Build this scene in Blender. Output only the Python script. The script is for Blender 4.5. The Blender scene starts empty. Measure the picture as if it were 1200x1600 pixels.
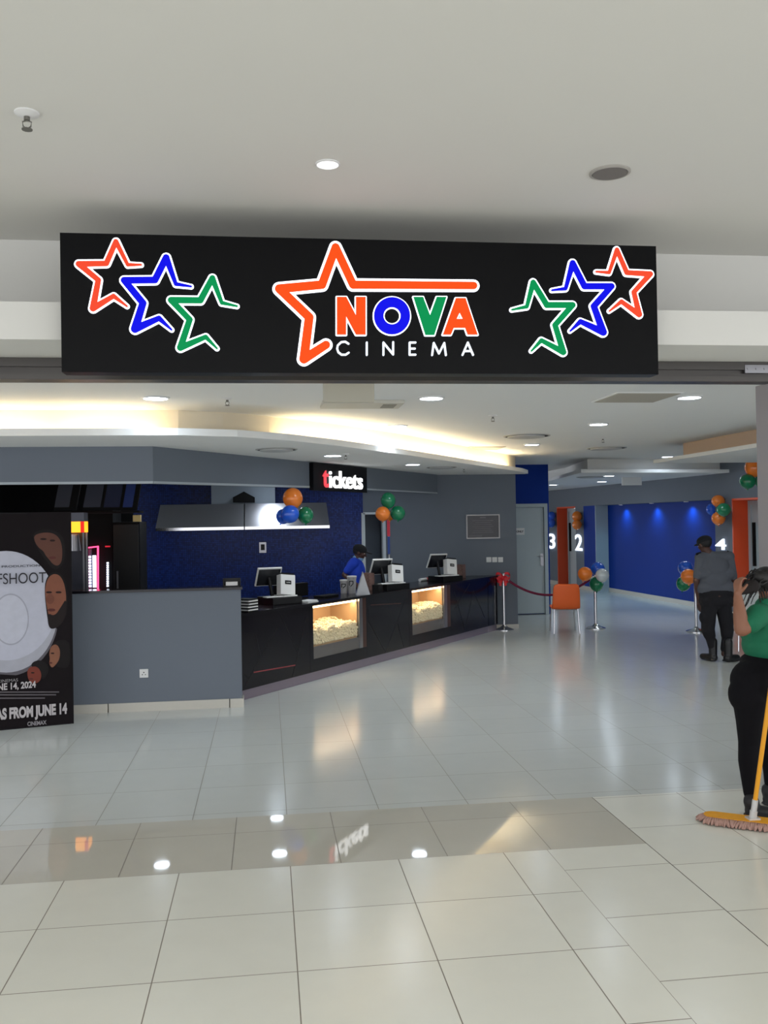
import bpy, bmesh, math, random
from mathutils import Vector, Matrix, noise
from mathutils.geometry import tessellate_polygon
random.seed(7)
PI = math.pi
S = bpy.context.scene
COL = S.collection

# ------------------------------------------------------------------ camera
CAM_H, YAW, PITCH, ROLL, FPX = 1.89, .127547693, .00968795, -.0166077792, 1430.5
CM = Matrix.Rotation(-YAW, 3, 'Z') @ Matrix.Rotation(PI/2 + PITCH, 3, 'X') @ Matrix.Rotation(ROLL, 3, 'Z')
cd = bpy.data.cameras.new('camera'); cam = bpy.data.objects.new('camera', cd); COL.objects.link(cam)
cam.matrix_world = Matrix.Translation((0, 0, CAM_H)) @ CM.to_4x4()
cd.sensor_fit = 'VERTICAL'; cd.sensor_height = 32; cd.lens = 32*FPX/1600; cd.clip_start = .05; cd.clip_end = 200
S.camera = cam
# ------------------------------------------------------------------ world, exposure
W = bpy.data.worlds.new('mall_daylight'); S.world = W; W.use_nodes = True
W.node_tree.nodes['Background'].inputs[0].default_value = (.93, .95, 1, 1)
W.node_tree.nodes['Background'].inputs[1].default_value = 2.1
S.view_settings.view_transform = 'Standard'; S.view_settings.look = 'None'
S.view_settings.exposure = 0; S.view_settings.gamma = 1; S.view_settings.use_curve_mapping = False
# ------------------------------------------------------------------ large lights
def area(name, loc, sx, sy, watts, col=(1, 1, 1), rot=(0, 0, 0)):
    l = bpy.data.lights.new(name, 'AREA'); l.shape = 'RECTANGLE'; l.size = sx; l.size_y = sy; l.energy = watts; l.color = col
    o = bpy.data.objects.new(name, l); o.location = loc; o.rotation_euler = rot; COL.objects.link(o); return o
MALL_W, DOWN, COVE_W = 140, 36, 36
area('mall_fill_light', (0.3, -1.2, 3.6), 7, 3.0, MALL_W, (.97, .99, 1))  # added fill panel in place of the unseen mall ceiling lamps

# ------------------------------------------------------------------ pixel rays -> world points
def ray(x, y): return CM @ Vector(((x-600)/FPX, -(y-800)/FPX, -1))
def onz(x, y, z=0):
    d = ray(x, y); t = (z-CAM_H)/d.z; return Vector((d.x*t, d.y*t, z))
def onY(x, y, Y):
    d = ray(x, y); t = Y/d.y; return Vector((d.x*t, Y, CAM_H+d.z*t))
def online(x, y, P, U):
    """intersection with the vertical plane through P along U: (s, z)"""
    d = ray(x, y); U = Vector((U[0], U[1])).normalized()
    # d.xy*t = P + U*s
    det = d.x*(-U.y) + d.y*U.x
    t = (P[0]*(-U.y) + P[1]*U.x)/det
    s = (d.x*t-P[0])*U.x + (d.y*t-P[1])*U.y
    return s, CAM_H+d.z*t

# ------------------------------------------------------------------ materials
def lin(c):
    return tuple(((v/255)/12.92 if v/255 <= .04045 else ((v/255+.055)/1.055)**2.4) for v in c)
MATS = {}
def mat(name, rgb, rough=.5, metal=0, emit=0, var=0, scale=30, bump=0, alpha=None, coat=0, spec=None, ecol=None):
    if name in MATS: return MATS[name]
    m = bpy.data.materials.new(name); m.use_nodes = True; nt = m.node_tree; b = nt.nodes['Principled BSDF']
    c = lin(rgb)
    b.inputs['Base Color'].default_value = (*c, 1); b.inputs['Roughness'].default_value = rough; b.inputs['Metallic'].default_value = metal
    if coat: b.inputs['Coat Weight'].default_value = coat; b.inputs['Coat Roughness'].default_value = .05
    if spec is not None: b.inputs['Specular IOR Level'].default_value = spec
    if emit:
        b.inputs['Emission Color'].default_value = (*(lin(ecol) if ecol else c), 1); b.inputs['Emission Strength'].default_value = emit
    if var or bump:
        tc = nt.nodes.new('ShaderNodeTexCoord'); n = nt.nodes.new('ShaderNodeTexNoise'); n.inputs['Scale'].default_value = scale; n.inputs['Detail'].default_value = 4
        nt.links.new(tc.outputs['Object'], n.inputs['Vector'])
        if var:
            r = nt.nodes.new('ShaderNodeMapRange'); r.inputs[3].default_value = 1-var; r.inputs[4].default_value = 1+var
            nt.links.new(n.outputs['Fac'], r.inputs[0])
            mx = nt.nodes.new('ShaderNodeVectorMath'); mx.operation = 'SCALE'; mx.inputs[0].default_value = c
            nt.links.new(r.outputs[0], mx.inputs['Scale']); nt.links.new(mx.outputs[0], b.inputs['Base Color'])
        if bump:
            bp = nt.nodes.new('ShaderNodeBump'); bp.inputs['Strength'].default_value = bump; bp.inputs['Distance'].default_value = .01
            nt.links.new(n.outputs['Fac'], bp.inputs['Height']); nt.links.new(bp.outputs[0], b.inputs['Normal'])
    MATS[name] = m; return m

def tile_mat(name, rgb, line, x0, y0, sx, sy, w, rough, spec=.5, axes=('X', 'Y'), var=.03, jitter=.02, bump=0):
    m = bpy.data.materials.new(name); m.use_nodes = True; nt = m.node_tree; N = nt.nodes; L = nt.links; b = N['Principled BSDF']
    g = N.new('ShaderNodeNewGeometry'); sp = N.new('ShaderNodeSeparateXYZ'); L.new(g.outputs['Position'], sp.inputs[0])
    def M(op, a, bb=None):
        n = N.new('ShaderNodeMath'); n.operation = op
        for i, v in enumerate((a, bb)):
            if v is None: continue
            if isinstance(v, (int, float)): n.inputs[i].default_value = v
            else: L.new(v, n.inputs[i])
        return n.outputs[0]
    masks = []; cells = []
    for ax, o, s in ((axes[0], x0, sx), (axes[1], y0, sy)):
        u = M('DIVIDE', M('SUBTRACT', sp.outputs[ax], o), s)
        f = M('FRACT', u); cells.append(M('FLOOR', u))
        d = M('ABSOLUTE', M('SUBTRACT', f, .5))
        masks.append(M('GREATER_THAN', d, .5 - w/(2*s)))
    mk = M('MAXIMUM', masks[0], masks[1])
    cb = N.new('ShaderNodeCombineXYZ'); L.new(cells[0], cb.inputs[0]); L.new(cells[1], cb.inputs[1])
    wn = N.new('ShaderNodeTexWhiteNoise'); wn.noise_dimensions = '2D'; L.new(cb.outputs[0], wn.inputs['Vector'])
    ns = N.new('ShaderNodeTexNoise'); ns.inputs['Scale'].default_value = 6; ns.inputs['Detail'].default_value = 6; L.new(g.outputs['Position'], ns.inputs['Vector'])
    k = M('ADD', 1-jitter-var, M('ADD', M('MULTIPLY', wn.outputs['Value'], 2*jitter), M('MULTIPLY', ns.outputs['Fac'], 2*var)))
    sc = N.new('ShaderNodeVectorMath'); sc.operation = 'SCALE'; sc.inputs[0].default_value = lin(rgb); L.new(k, sc.inputs['Scale'])
    mx = N.new('ShaderNodeMix'); mx.data_type = 'RGBA'; L.new(mk, mx.inputs[0]); L.new(sc.outputs[0], mx.inputs[6]); mx.inputs[7].default_value = (*lin(line), 1)
    L.new(mx.outputs[2], b.inputs['Base Color'])
    rr = M('ADD', rough, M('MULTIPLY', mk, .4)); L.new(rr, b.inputs['Roughness'])
    b.inputs['Specular IOR Level'].default_value = spec
    if bump:
        bp = N.new('ShaderNodeBump'); bp.inputs['Strength'].default_value = bump; bp.inputs['Distance'].default_value = .01; L.new(wn.outputs['Value'], bp.inputs['Height']); L.new(bp.outputs[0], b.inputs['Normal'])
    MATS[name] = m; return m

def glass_mat():
    m = bpy.data.materials.new('clear_glass'); m.use_nodes = True; nt = m.node_tree; nt.nodes.clear()
    o = nt.nodes.new('ShaderNodeOutputMaterial'); mx = nt.nodes.new('ShaderNodeMixShader'); t = nt.nodes.new('ShaderNodeBsdfTransparent'); g = nt.nodes.new('ShaderNodeBsdfGlossy'); f = nt.nodes.new('ShaderNodeFresnel')
    g.inputs['Roughness'].default_value = .02
    nt.nodes.remove(f); f = nt.nodes.new('ShaderNodeLayerWeight'); f.inputs[0].default_value = .5
    pw = nt.nodes.new('ShaderNodeMath'); pw.operation = 'POWER'; pw.inputs[1].default_value = 5; nt.links.new(f.outputs['Facing'], pw.inputs[0])
    ad = nt.nodes.new('ShaderNodeMath'); ad.operation = 'MULTIPLY_ADD'; ad.inputs[1].default_value = .7; ad.inputs[2].default_value = .04; nt.links.new(pw.outputs[0], ad.inputs[0])
    nt.links.new(ad.outputs[0], mx.inputs[0]); nt.links.new(t.outputs[0], mx.inputs[1]); nt.links.new(g.outputs[0], mx.inputs[2]); nt.links.new(mx.outputs[0], o.inputs[0])
    return m
GLASS = glass_mat()

# ------------------------------------------------------------------ mesh builder
WM = {}
class MB:
    def __init__(s): s.bm = bmesh.new()
    def _add(s, geom_verts, M):
        for v in geom_verts: v.co = M @ v.co
    def box(s, c, size, rz=0, M=None, bev=0):
        r = bmesh.ops.create_cube(s.bm, size=1)
        T = (M or Matrix()) @ Matrix.Translation(c) @ Matrix.Rotation(rz, 4, 'Z') @ Matrix.Diagonal((*size, 1))
        s._add(r['verts'], T)
        if bev:
            es = list({e for v in r['verts'] for e in v.link_edges})
            bmesh.ops.bevel(s.bm, geom=es, offset=bev, segments=2, affect='EDGES', profile=.6)
        return s
    def b2(s, x0, x1, y0, y1, z0, z1, **k):
        return s.box(((x0+x1)/2, (y0+y1)/2, (z0+z1)/2), (abs(x1-x0), abs(y1-y0), abs(z1-z0)), **k)
    def prism(s, pts, z0, z1, M=None):
        """plan polygon extruded z0..z1; M maps to world"""
        T = M or Matrix(); n = len(pts)
        a = [s.bm.verts.new(T @ Vector((p[0], p[1], z0))) for p in pts]; b = [s.bm.verts.new(T @ Vector((p[0], p[1], z1))) for p in pts]
        tri = tessellate_polygon([[Vector((p[0], p[1], 0)) for p in pts]])
        for t in tri:
            try: s.bm.faces.new([a[i] for i in t]); s.bm.faces.new([b[i] for i in t][::-1])
            except ValueError: pass
        for i in range(n):
            j = (i+1) % n; s.bm.faces.new([a[i], a[j], b[j], b[i]])
        return s
    def face(s, pts):
        s.bm.faces.new([s.bm.verts.new(Vector(p)) for p in pts]); return s
    def cyl(s, p0, p1, r0, r1=None, n=16, caps=True):
        p0 = Vector(p0); p1 = Vector(p1); r1 = r0 if r1 is None else r1; d = p1-p0
        q = d.to_track_quat('Z', 'Y').to_matrix().to_4x4()
        r = bmesh.ops.create_cone(s.bm, cap_ends=caps, segments=n, radius1=r0, radius2=r1, depth=d.length)
        s._add(r['verts'], Matrix.Translation((p0+p1)/2) @ q); return s
    def tube(s, pts, r, n=10):
        pts = [Vector(p) for p in pts]; rings = []
        for i, p in enumerate(pts):
            d = (pts[min(i+1, len(pts)-1)]-pts[max(i-1, 0)]).normalized()
            q = d.to_track_quat('Z', 'Y'); rr = r[i] if isinstance(r, (list, tuple)) else r
            rings.append([s.bm.verts.new(p + q @ Vector((rr*math.cos(2*PI*k/n), rr*math.sin(2*PI*k/n), 0))) for k in range(n)])
        for a, b in zip(rings, rings[1:]):
            for k in range(n): s.bm.faces.new([a[k], a[(k+1) % n], b[(k+1) % n], b[k]])
        s.bm.faces.new(rings[0][::-1]); s.bm.faces.new(rings[-1]); return s
    def ell(s, c, r, M=None, sub=3):
        rr = bmesh.ops.create_icosphere(s.bm, subdivisions=sub, radius=1)
        s._add(rr['verts'], Matrix.Translation(c) @ (M or Matrix()) @ Matrix.Diagonal((*(r if hasattr(r, '__len__') else (r, r, r)), 1))); return s
    def lathe(s, prof, c=(0, 0, 0), n=32, M=None):
        T = Matrix.Translation(c) @ (M or Matrix()); rings = []
        for r, z in prof:
            rings.append([s.bm.verts.new(T @ Vector((max(r, 1e-4)*math.cos(2*PI*k/n), max(r, 1e-4)*math.sin(2*PI*k/n), z))) for k in range(n)])
        for a, b in zip(rings, rings[1:]):
            for k in range(n): s.bm.faces.new([a[k], a[(k+1) % n], b[(k+1) % n], b[k]])
        s.bm.faces.new(rings[0][::-1]); s.bm.faces.new(rings[-1]); return s
    def stroke(s, pts, w, y0, y1, M, n=14):
        """thick polyline in the (x,z) plane; w width or list; y0..y1 thickness; M maps (x, y, z)"""
        ws = w if isinstance(w, list) else [w]*len(pts)
        for i in range(len(pts)-1):
            a = Vector(pts[i]); b = Vector(pts[i+1]); ra = ws[i]/2; rb = ws[i+1]/2
            th = math.atan2((b-a).y, (b-a).x); P = []
            for k in range(n+1):
                t = th+PI/2+PI*k/n; P.append((a.x+ra*math.cos(t), a.y+ra*math.sin(t)))
            for k in range(n+1):
                t = th-PI/2+PI*k/n; P.append((b.x+rb*math.cos(t), b.y+rb*math.sin(t)))
            e = .00008*i
            s.plate(P, y0, y1-e, M)
        return s
    def plate(s, P, y0, y1, M):
        """polygon in (x,z) given thickness along y (y1 = front)"""
        T = M @ Matrix(((1, 0, 0, 0), (0, 0, 1, 0), (0, 1, 0, 0), (0, 0, 0, 1)))
        return s.prism(P, y0, y1, T)
    def build(s, name, m, parent=None, world=False, smooth=None, loc=None):
        bm = s.bm
        bmesh.ops.recalc_face_normals(bm, faces=bm.faces)
        if parent is not None and world:
            inv = WM[parent.name].inverted()
            for v in bm.verts: v.co = inv @ v.co
        off = Vector((0, 0, 0))
        if parent is None and bm.verts:
            xs = [v.co for v in bm.verts]; mn = [min(c[i] for c in xs) for i in range(3)]; mx = [max(c[i] for c in xs) for i in range(3)]
            off = Vector(((mn[0]+mx[0])/2, (mn[1]+mx[1])/2, mn[2])) if loc is None else Vector(loc)
            for v in bm.verts: v.co -= off
        me = bpy.data.meshes.new(name); bm.to_mesh(me); bm.free()
        o = bpy.data.objects.new(name, me); COL.objects.link(o); me.materials.append(m)
        if smooth:
            for p in me.polygons: p.use_smooth = True
            if smooth != 'all': me.set_sharp_from_angle(angle=math.radians(40))
        o.location = off
        if parent is not None: o.parent = parent; WM[o.name] = WM[parent.name]
        else: WM[o.name] = Matrix.Translation(off)
        return o

def tag(o, label=None, cat=None, group=None, kind=None):
    if label: o['label'] = label
    if cat: o['category'] = cat
    if group: o['group'] = group
    if kind: o['kind'] = kind
    return o
def thing(name, label, cat, loc=(0, 0, 0), rz=0, group=None):
    o = bpy.data.objects.new(name, None); COL.objects.link(o); o.location = loc; o.rotation_euler = (0, 0, rz); o.empty_display_size = .1
    WM[o.name] = Matrix.Translation(loc) @ Matrix.Rotation(rz, 4, 'Z'); return tag(o, label, cat, group)
def struct(name, mb, m, smooth=None): return tag(mb.build(name, m, smooth=smooth), kind='structure')
def dup(root, loc, rz=None, label=None, group=None):
    r = root.copy(); COL.objects.link(r); r.location = loc
    if rz is not None: r.rotation_euler = (0, 0, rz)
    if label: r['label'] = label
    if group: r['group'] = group
    for ch in list(root.children):
        c = ch.copy(); COL.objects.link(c); c.parent = r
        for g in list(ch.children):
            d = g.copy(); COL.objects.link(d); d.parent = c
    return r
def text_mesh(body, bold=0):
    cu = bpy.data.curves.new('t', 'FONT'); cu.body = body; cu.offset = bold; cu.extrude = 0; cu.resolution_u = 6
    ob = bpy.data.objects.new('t', cu); COL.objects.link(ob)
    dg = bpy.context.evaluated_depsgraph_get(); me = bpy.data.meshes.new_from_object(ob.evaluated_get(dg))
    bpy.data.objects.remove(ob); return me
def add_text(mb, body, x0, x1, z0, z1, y, M, bold=0, th=.004, shear=0):
    """letters fitted in the box x0..x1, z0..z1 (panel coordinates), standing y..y+th off the panel"""
    me = text_mesh(body, bold); vs = [v.co.copy() for v in me.vertices]
    a = min(v.x for v in vs); b = max(v.x for v in vs); c = min(v.y for v in vs); d = max(v.y for v in vs)
    nv = []
    for yy in ((y, y+th) if th else (y,)):
        nv.append([mb.bm.verts.new(M @ Vector((x0+(v.x-a)/(b-a)*(x1-x0)+shear*(v.y-c)/(d-c), yy, z0+(v.y-c)/(d-c)*(z1-z0)))) for v in vs])
    edges = {}
    for p in me.polygons:
        L = list(p.vertices)
        for lay in nv:
            try: mb.bm.faces.new([lay[i] for i in L])
            except ValueError: pass
        for i in range(len(L)):
            k = tuple(sorted((L[i], L[(i+1) % len(L)]))); edges[k] = edges.get(k, 0)+1
    if th:
        for (i, j), n in edges.items():
            if n == 1:
                try: mb.bm.faces.new([nv[0][i], nv[0][j], nv[1][j], nv[1][i]])
                except ValueError: pass
    return mb

# ------------------------------------------------------------------ shared materials
M_ceil = mat('ceiling_paint', (232, 233, 232), .85, var=.01, scale=2)
M_mceil = mat('mall_ceiling_paint', (220, 219, 214), .85, var=.01, scale=2)
M_white = mat('white_paint', (225, 225, 225), .5)
M_grey = mat('slate_grey_paint', (110, 117, 127), .65, var=.02, scale=3, spec=.2)
M_blue = mat('royal_blue_paint', (8, 52, 142), .55, var=.03, scale=3, spec=.15)
M_orange = mat('orange_paint', (232, 82, 38), .45)
M_track = mat('anodised_track', (84, 81, 79), .35, metal=.6)
M_black = mat('black_plastic', (13, 13, 15), .4, spec=.3)
M_blackm = mat('black_matte', (10, 10, 12), .7, spec=.2)
M_chrome = mat('polished_steel', (205, 205, 208), .12, metal=1)
M_steel = mat('brushed_steel', (165, 165, 170), .28, metal=1, var=.04, scale=60)
M_whitep = mat('white_plastic', (228, 228, 226), .4)
M_gloss = mat('black_gloss_laminate', (24, 21, 27), .12, spec=.36)
M_down = mat('downlight_glow', (255, 255, 255), .5, emit=DOWN, ecol=(225, 240, 255))
M_skirt = mat('cream_skirting_tile', (196, 192, 182), .25, var=.03)
M_door = mat('pale_door_paint', (176, 188, 192), .45)

# ================================================================== FLOOR
XC, YS = 1.55, 5.98
f_m = tile_mat('mall_floor_tile', (224, 223, 212), (128, 120, 108), .10, 3.89, .6, .6, .005, .20, .5)
f_cut = tile_mat('mall_floor_tile_cut', (224, 223, 212), (128, 120, 108), 1.555, 3.57, .6, .6, .005, .20, .5)
f_r = tile_mat('mall_floor_tile_right', (224, 223, 212), (128, 120, 108), 2.15, 4.145, .6, .6, .005, .20, .5)
f_band = tile_mat('threshold_floor_tile', (198, 194, 182), (120, 112, 102), -.22, 5.68, .6, .6, .005, .035, .6)
f_in = tile_mat('cinema_floor_tile', (200, 203, 199), (128, 126, 116), .10, 6.08, .6, .6, .005, .16, .5)
def slab(x0, x1, y0, y1, m, z=0): return struct('floor', MB().b2(x0, x1, y0, y1, z-.05, z), m)
slab(-9, 1.555, -7, 5.08, f_m)
slab(1.555, 2.147, -7, 5.08, f_cut)
slab(2.153, 9, -7, 5.98, f_r)
slab(-9, 2.147, 5.08, 5.98, f_band)
slab(-9, 12, 5.98, 30, f_in)
slab(2.147, 2.153, -7, 5.98, mat('joint_rubber', (92, 86, 78), .6), -.001)
# ================================================================== MALL CEILING, HEADER
ZM, ZI, ZS, YH = 3.67, 2.95, 2.66, 5.9
struct('ceiling', MB().b2(-9, 9, -7, YH, ZM, ZM+.1), M_mceil)
struct('wall_front', MB().b2(-9, 9, YH, YH+.12, 2.93, ZM), M_mceil)
struct('trim_1', MB().b2(-9, 9, 5.28, YH, 2.93, 3.14), M_mceil)          # dropped box over the entrance
t = MB().b2(-9, 9, 5.84, 5.899, 2.875, 2.929).b2(-9, 9, 5.87, 5.98, 2.83, 2.876).b2(-9, 9, 5.84, 5.98, 2.795, 2.831)
struct('trim_2', t, M_track)
br = thing('shutter_bracket', 'small metal fixing bracket on the dark track at the far right above the opening', 'bracket', onY(1175, 577, 5.835))
MB().b2(-.05, .12, -.0, .02, -.025, .03).build('plate', M_steel, br)
b_ = MB()
for x in (-.03, .03, .09): MB().cyl((x, -.006, .003), (x, .004, .003), .006, n=8).build('bolt', M_steel, br)
struct('wall_right', MB().b2(3.455, 3.95, 5.84, 6.1, 0, 2.80), mat('jamb_paint', (150, 146, 150), .6))
# ================================================================== INNER CEILING
struct('ceiling', MB().b2(-9, 12, 6.02, 30, ZI, ZI+.1), M_ceil)
lip = [(-9, 8.02), (-.75, 8.05), (-.25, 8.22), (.2, 8.6), (.74, 9.27), (1.79, 10.85), (4.18, 14.65), (4.45, 15.25)]
fac = [(-9, 8.62), (-.80, 8.66), (-.40, 8.82), (.04, 9.17), (.8, 9.98), (1.78, 11.28), (4.0, 14.8), (4.25, 15.3)]
sof = lip + [(4.45, 15.42), (-9, 15.42)]
struct('ceiling', MB().prism(sof, ZS, ZS+.035), M_ceil)
up = fac + [(4.25, 15.42), (-9, 15.42)]
struct('trim_3', MB().prism(up, ZS+.035, ZI), mat('cove_face_paint', (236, 226, 205), .8))
t = MB()
for a, b in zip(lip, lip[1:]):
    a = Vector(a); b = Vector(b); u = (b-a).normalized(); n = Vector((-u.y, u.x))
    t.prism([a-u*.004-n*.006, b+u*.004-n*.006, b+u*.004+n*.02, a-u*.004+n*.02], ZS-.002, ZS+.06)
struct('trim_4', t, M_ceil)
# LED runs lying in the cove, behind the lip
M_led = mat('warm_led', (255, 232, 190), .5, emit=COVE_W)
k = 0
def led_run(a, b, inset=-.14):
    a = Vector(a); b = Vector(b); u = (b-a).normalized(); n = Vector((-u.y, u.x))
    p = a+n*inset; q = b+n*inset
    return MB().prism([p, q, q+n*.006, p+n*.006], ZS+.036, ZS+.062)
runs = [((-9, 8.62), (-1.98, 8.652)), ((-1.85, 8.653), (-.98, 8.658)), ((.12, 9.255), (.8, 9.98)), ((.8, 9.98), (1.78, 11.28)), ((1.78, 11.28), (3.95, 14.72))]
lbl = ['warm light strip in the cove at the far left', 'short warm light strip in the cove left of the corner', 'short warm light strip in the cove just right of the ceiling corner', 'warm light strip in the cove above the left popcorn case', 'long warm light strip in the cove above the tickets counter']
for (a, b), l in zip(runs, lbl): tag(led_run(a, b).build('light_strip', M_led), l, 'light strip', 'cove light strips')
# bulkhead
bk = [(-9, 9.15), (-1.1, 9.2), (.97, 12.35), (2.88, 15.3)]
zb = [onY(0, 753, 9.15).z, onY(240, 755, 9.2).z, onY(530, 763, 12.35).z, onY(697, 771, 15.3).z]
t = MB(); B = t.bm
for i in range(3):
    a = Vector(bk[i]); b = Vector(bk[i+1]); u = (b-a).normalized(); n = Vector((-u.y, u.x))*.16
    pts = [(a.x, a.y), (b.x, b.y), (b.x+n.x, b.y+n.y), (a.x+n.x, a.y+n.y)]; zz = [zb[i], zb[i+1], zb[i+1], zb[i]]
    lo = [B.verts.new((*p, z)) for p, z in zip(pts, zz)]; hi = [B.verts.new((*p, ZS)) for p in pts]
    B.faces.new(lo); B.faces.new(hi)
    for j in range(4): B.faces.new([lo[j], lo[(j+1) % 4], hi[(j+1) % 4], hi[j]])
struct('wall_bulkhead', t, M_grey)
t = MB()
for i in range(3):
    a = Vector(bk[i]); b = Vector(bk[i+1]); u = (b-a).normalized(); n = Vector((-u.y, u.x))
    t.bm.faces.new([t.bm.verts.new(v) for v in ((a.x-n.x*.004, a.y-n.y*.004, zb[i]-.004), (b.x-n.x*.004, b.y-n.y*.004, zb[i+1]-.004), (b.x-n.x*.004, b.y-n.y*.004, zb[i+1]+.02), (a.x-n.x*.004, a.y-n.y*.004, zb[i]+.02))])
struct('trim_5', t, mat('pale_edge_bead', (170, 178, 184), .5))
# right soffit with its unlit cove
struct('ceiling', MB().b2(5.72, 12, 7, 13.0, 2.68, 2.73), M_ceil)
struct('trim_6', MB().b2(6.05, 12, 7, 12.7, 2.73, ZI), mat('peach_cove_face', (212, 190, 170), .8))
# ceiling island by the screens
i0_, i1_, i2_ = onz(861, 751, 2.68), onz(908, 738.5, 2.68), onz(1058, 738.5, 2.68)
isl = [(i0_.x, i0_.y), (i1_.x, i1_.y), (i2_.x, i2_.y), (9.2, i2_.y+.3), (9.2, 27), (i0_.x, 27)]
struct('ceiling', MB().prism(isl, 2.68, 2.74), M_ceil)
struct('trim_7', MB().prism([(i0_.x+.35, i0_.y+.1), (i1_.x+.3, i1_.y+.5), (9.2, i2_.y+.6), (9.2, 27), (i0_.x+.35, 27)], 2.74, ZI), M_ceil)

# ================================================================== WALLS
YN = 15.42
low_z = onY(378, 921, 9.55).z
struct('wall_left', MB().b2(-9, -.28, 9.55, 9.72, .09, low_z), M_grey)
struct('trim_8', MB().b2(-9, -.26, 9.53, 9.80, low_z, low_z+.025), M_gloss)
t = MB()
for x0, x1 in ((-2.7, -1.62), (-1.61, -.41), (-.40, -.262)): t.b2(x0, x1, 9.535, 9.73, 0, .09)
struct('baseboard_left', t, M_skirt)
xd0, xd1 = onY(568, 850, YN).x, onY(601, 850, YN).x
zd = onY(580, 804, YN).z
# blue mosaic wall
f_mos = tile_mat('blue_mosaic', (20, 50, 126), (14, 24, 66), 0, 0, .03, .03, .004, .30, .25, axes=('X', 'Z'), var=.15, jitter=.35, bump=.5)
struct('wall_kitchen', MB().b2(onY(209, 850, YN).x, xd0, YN, YN+.15, 0, ZS), f_mos)
struct('wall_kitchen_left', MB().b2(-4.6, onY(209, 850, YN).x, YN, YN+.15, 0, ZS), M_blackm)
struct('wall_notice', MB().b2(xd0, xd1, YN, YN+.15, zd, ZS).b2(xd1, 4.28, YN, YN+.15, 0, ZI).b2(4.13, 4.28, YN+.15, 17.5, 0, ZI), M_grey)
struct('baseboard_notice', MB().b2(3.7, 4.29, YN-.015, YN, 0, .07), M_skirt)
struct('wall_side', MB().b2(-4.7, -4.55, 9.72, YN, 0, ZS), M_blackm)
struct('wall_back', MB().b2(-1, 4.3, 17.4, 17.5, 0, ZS), M_grey)
# blue column with a staff door
YD = 17.5; xb0, xb1 = 4.28, onY(858.5, 850, YD).x
dx0, dx1 = onY(800, 850, YD).x, onY(850.5, 850, YD).x; ztop = onY(830, 787, YD).z
struct('wall_column', MB().b2(dx1+.07, xb1, YD, YD+.3, 0, ZI).b2(xb0, dx1+.07, YD, YD+.3, ztop, ZI).b2(xb0, dx1+.1, YD+.12, YD+.3, 0, ztop), M_blue)
fr = MB().b2(dx1, dx1+.07, YD-.02, YD+.1, 0, ztop).b2(xb0+.05, dx1, YD-.02, YD+.1, ztop-.07, ztop)
d1 = tag(fr.build('door_1', M_door), kind='structure')
MB().b2(4.55, dx1-.005, YD+.02, YD+.06, .02, ztop-.075).build('door_leaf', M_door, d1, world=True)
hx, hz = onY(847, 873, YD).x, onY(847, 873, YD).z
MB().b2(hx-.03, hx+.03, YD-.0, YD+.02, hz-.14, hz+.1).cyl((hx, YD, hz+.05), (hx, YD-.05, hz+.05), .01).cyl((hx+.01, YD-.05, hz+.05), (hx-.11, YD-.05, hz+.05), .009).build('handle', M_steel, d1, world=True)
a0, a1 = onY(799, 836, YD), onY(819.5, 825, YD)
pl = tag(MB().b2(a0.x-.05, a1.x, YD+.0, YD+.019, a0.z, a1.z).build('door_plaque', M_whitep), 'small white plaque lettered in black on the pale staff door', 'sign')
add_text(MB(), 'STAFF ONLY', a1.x-.32, a1.x-.02, a0.z+.045, a1.z-.045, 0, Matrix.Translation((0, YD, 0)), .03, -.003).build('lettering', M_black, pl, world=True)
struct('wall_far', MB().b2(4.2, 9.5, 28, 28.2, 0, ZI), M_grey)

# ---- long right wall: pillar plane P, recess plane .3 behind
PA, PB = Vector((8.20, 24.0)), Vector((8.56, 15.5)); PU = (PB-PA).normalized(); PN = Vector((-PU.y, PU.x)); PN = PN if PN.x > 0 else -PN
def sp(px): return online(px, 850, PA, PU)[0]
def P2(s, d=0): v = PA+PU*s+PN*d; return (v.x, v.y)
s3, s871, s900, s912, s931, s1118, s1145 = sp(858)-3, sp(871), sp(900), sp(912.5), sp(931), sp(1118), sp(1145)
send = s1145+1.5; ZN = 2.19; DEP = .33
def wseg(mb, a, b, d0, d1, z0, z1): return mb.prism([P2(a, d0), P2(b, d0), P2(b, d1), P2(a, d1)], z0, z1)
t = MB(); T = .5
wseg(t, s3, s871, 0, T, 0, ZI); wseg(t, s871, s900, 0, T, ZN, ZI); wseg(t, s900, s912, 0, T, 0, ZI)
wseg(t, s912, s931, 0, T, ZN, ZI); wseg(t, s931, s1118, 0, T, ZN, ZI); wseg(t, s1118, s1145, 0, T, 0, ZI)
wseg(t, s1145, send, 0, T, ZN, ZI); wseg(t, send, send+9, 0, T, 0, ZI)
struct('wall_screens', t, M_grey)
t = MB(); wseg(t, s912, s931-.01, 0, T, 0, ZN); wseg(t, s931, s1118, DEP, T, 0, ZN); struct('wall_niche', t, M_blue)
t = MB(); wseg(t, s931-.01, s931+.02, -.004, T, 0, ZN-.003); struct('trim_9', t, M_door)
t = MB()
for a, b in ((s871, s900), (s1145, send)):
    wseg(t, a-.002, a+.03, -.003, T, 0, ZN); wseg(t, a, b-.02, -.003, T, ZN-.03, ZN+.004)
struct('trim_10', t, M_orange)
t = MB(); wseg(t, s3, s871, -.015, 0, 0, .1); wseg(t, s900, s931, -.015, 0, 0, .1); wseg(t, s931+.02, s1118, DEP-.015, DEP, 0, .1); wseg(t, s1118, s1145, -.015, 0, 0, .1); wseg(t, send, send+9, -.015, 0, 0, .1)
struct('baseboard_right', t, M_skirt)
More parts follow.
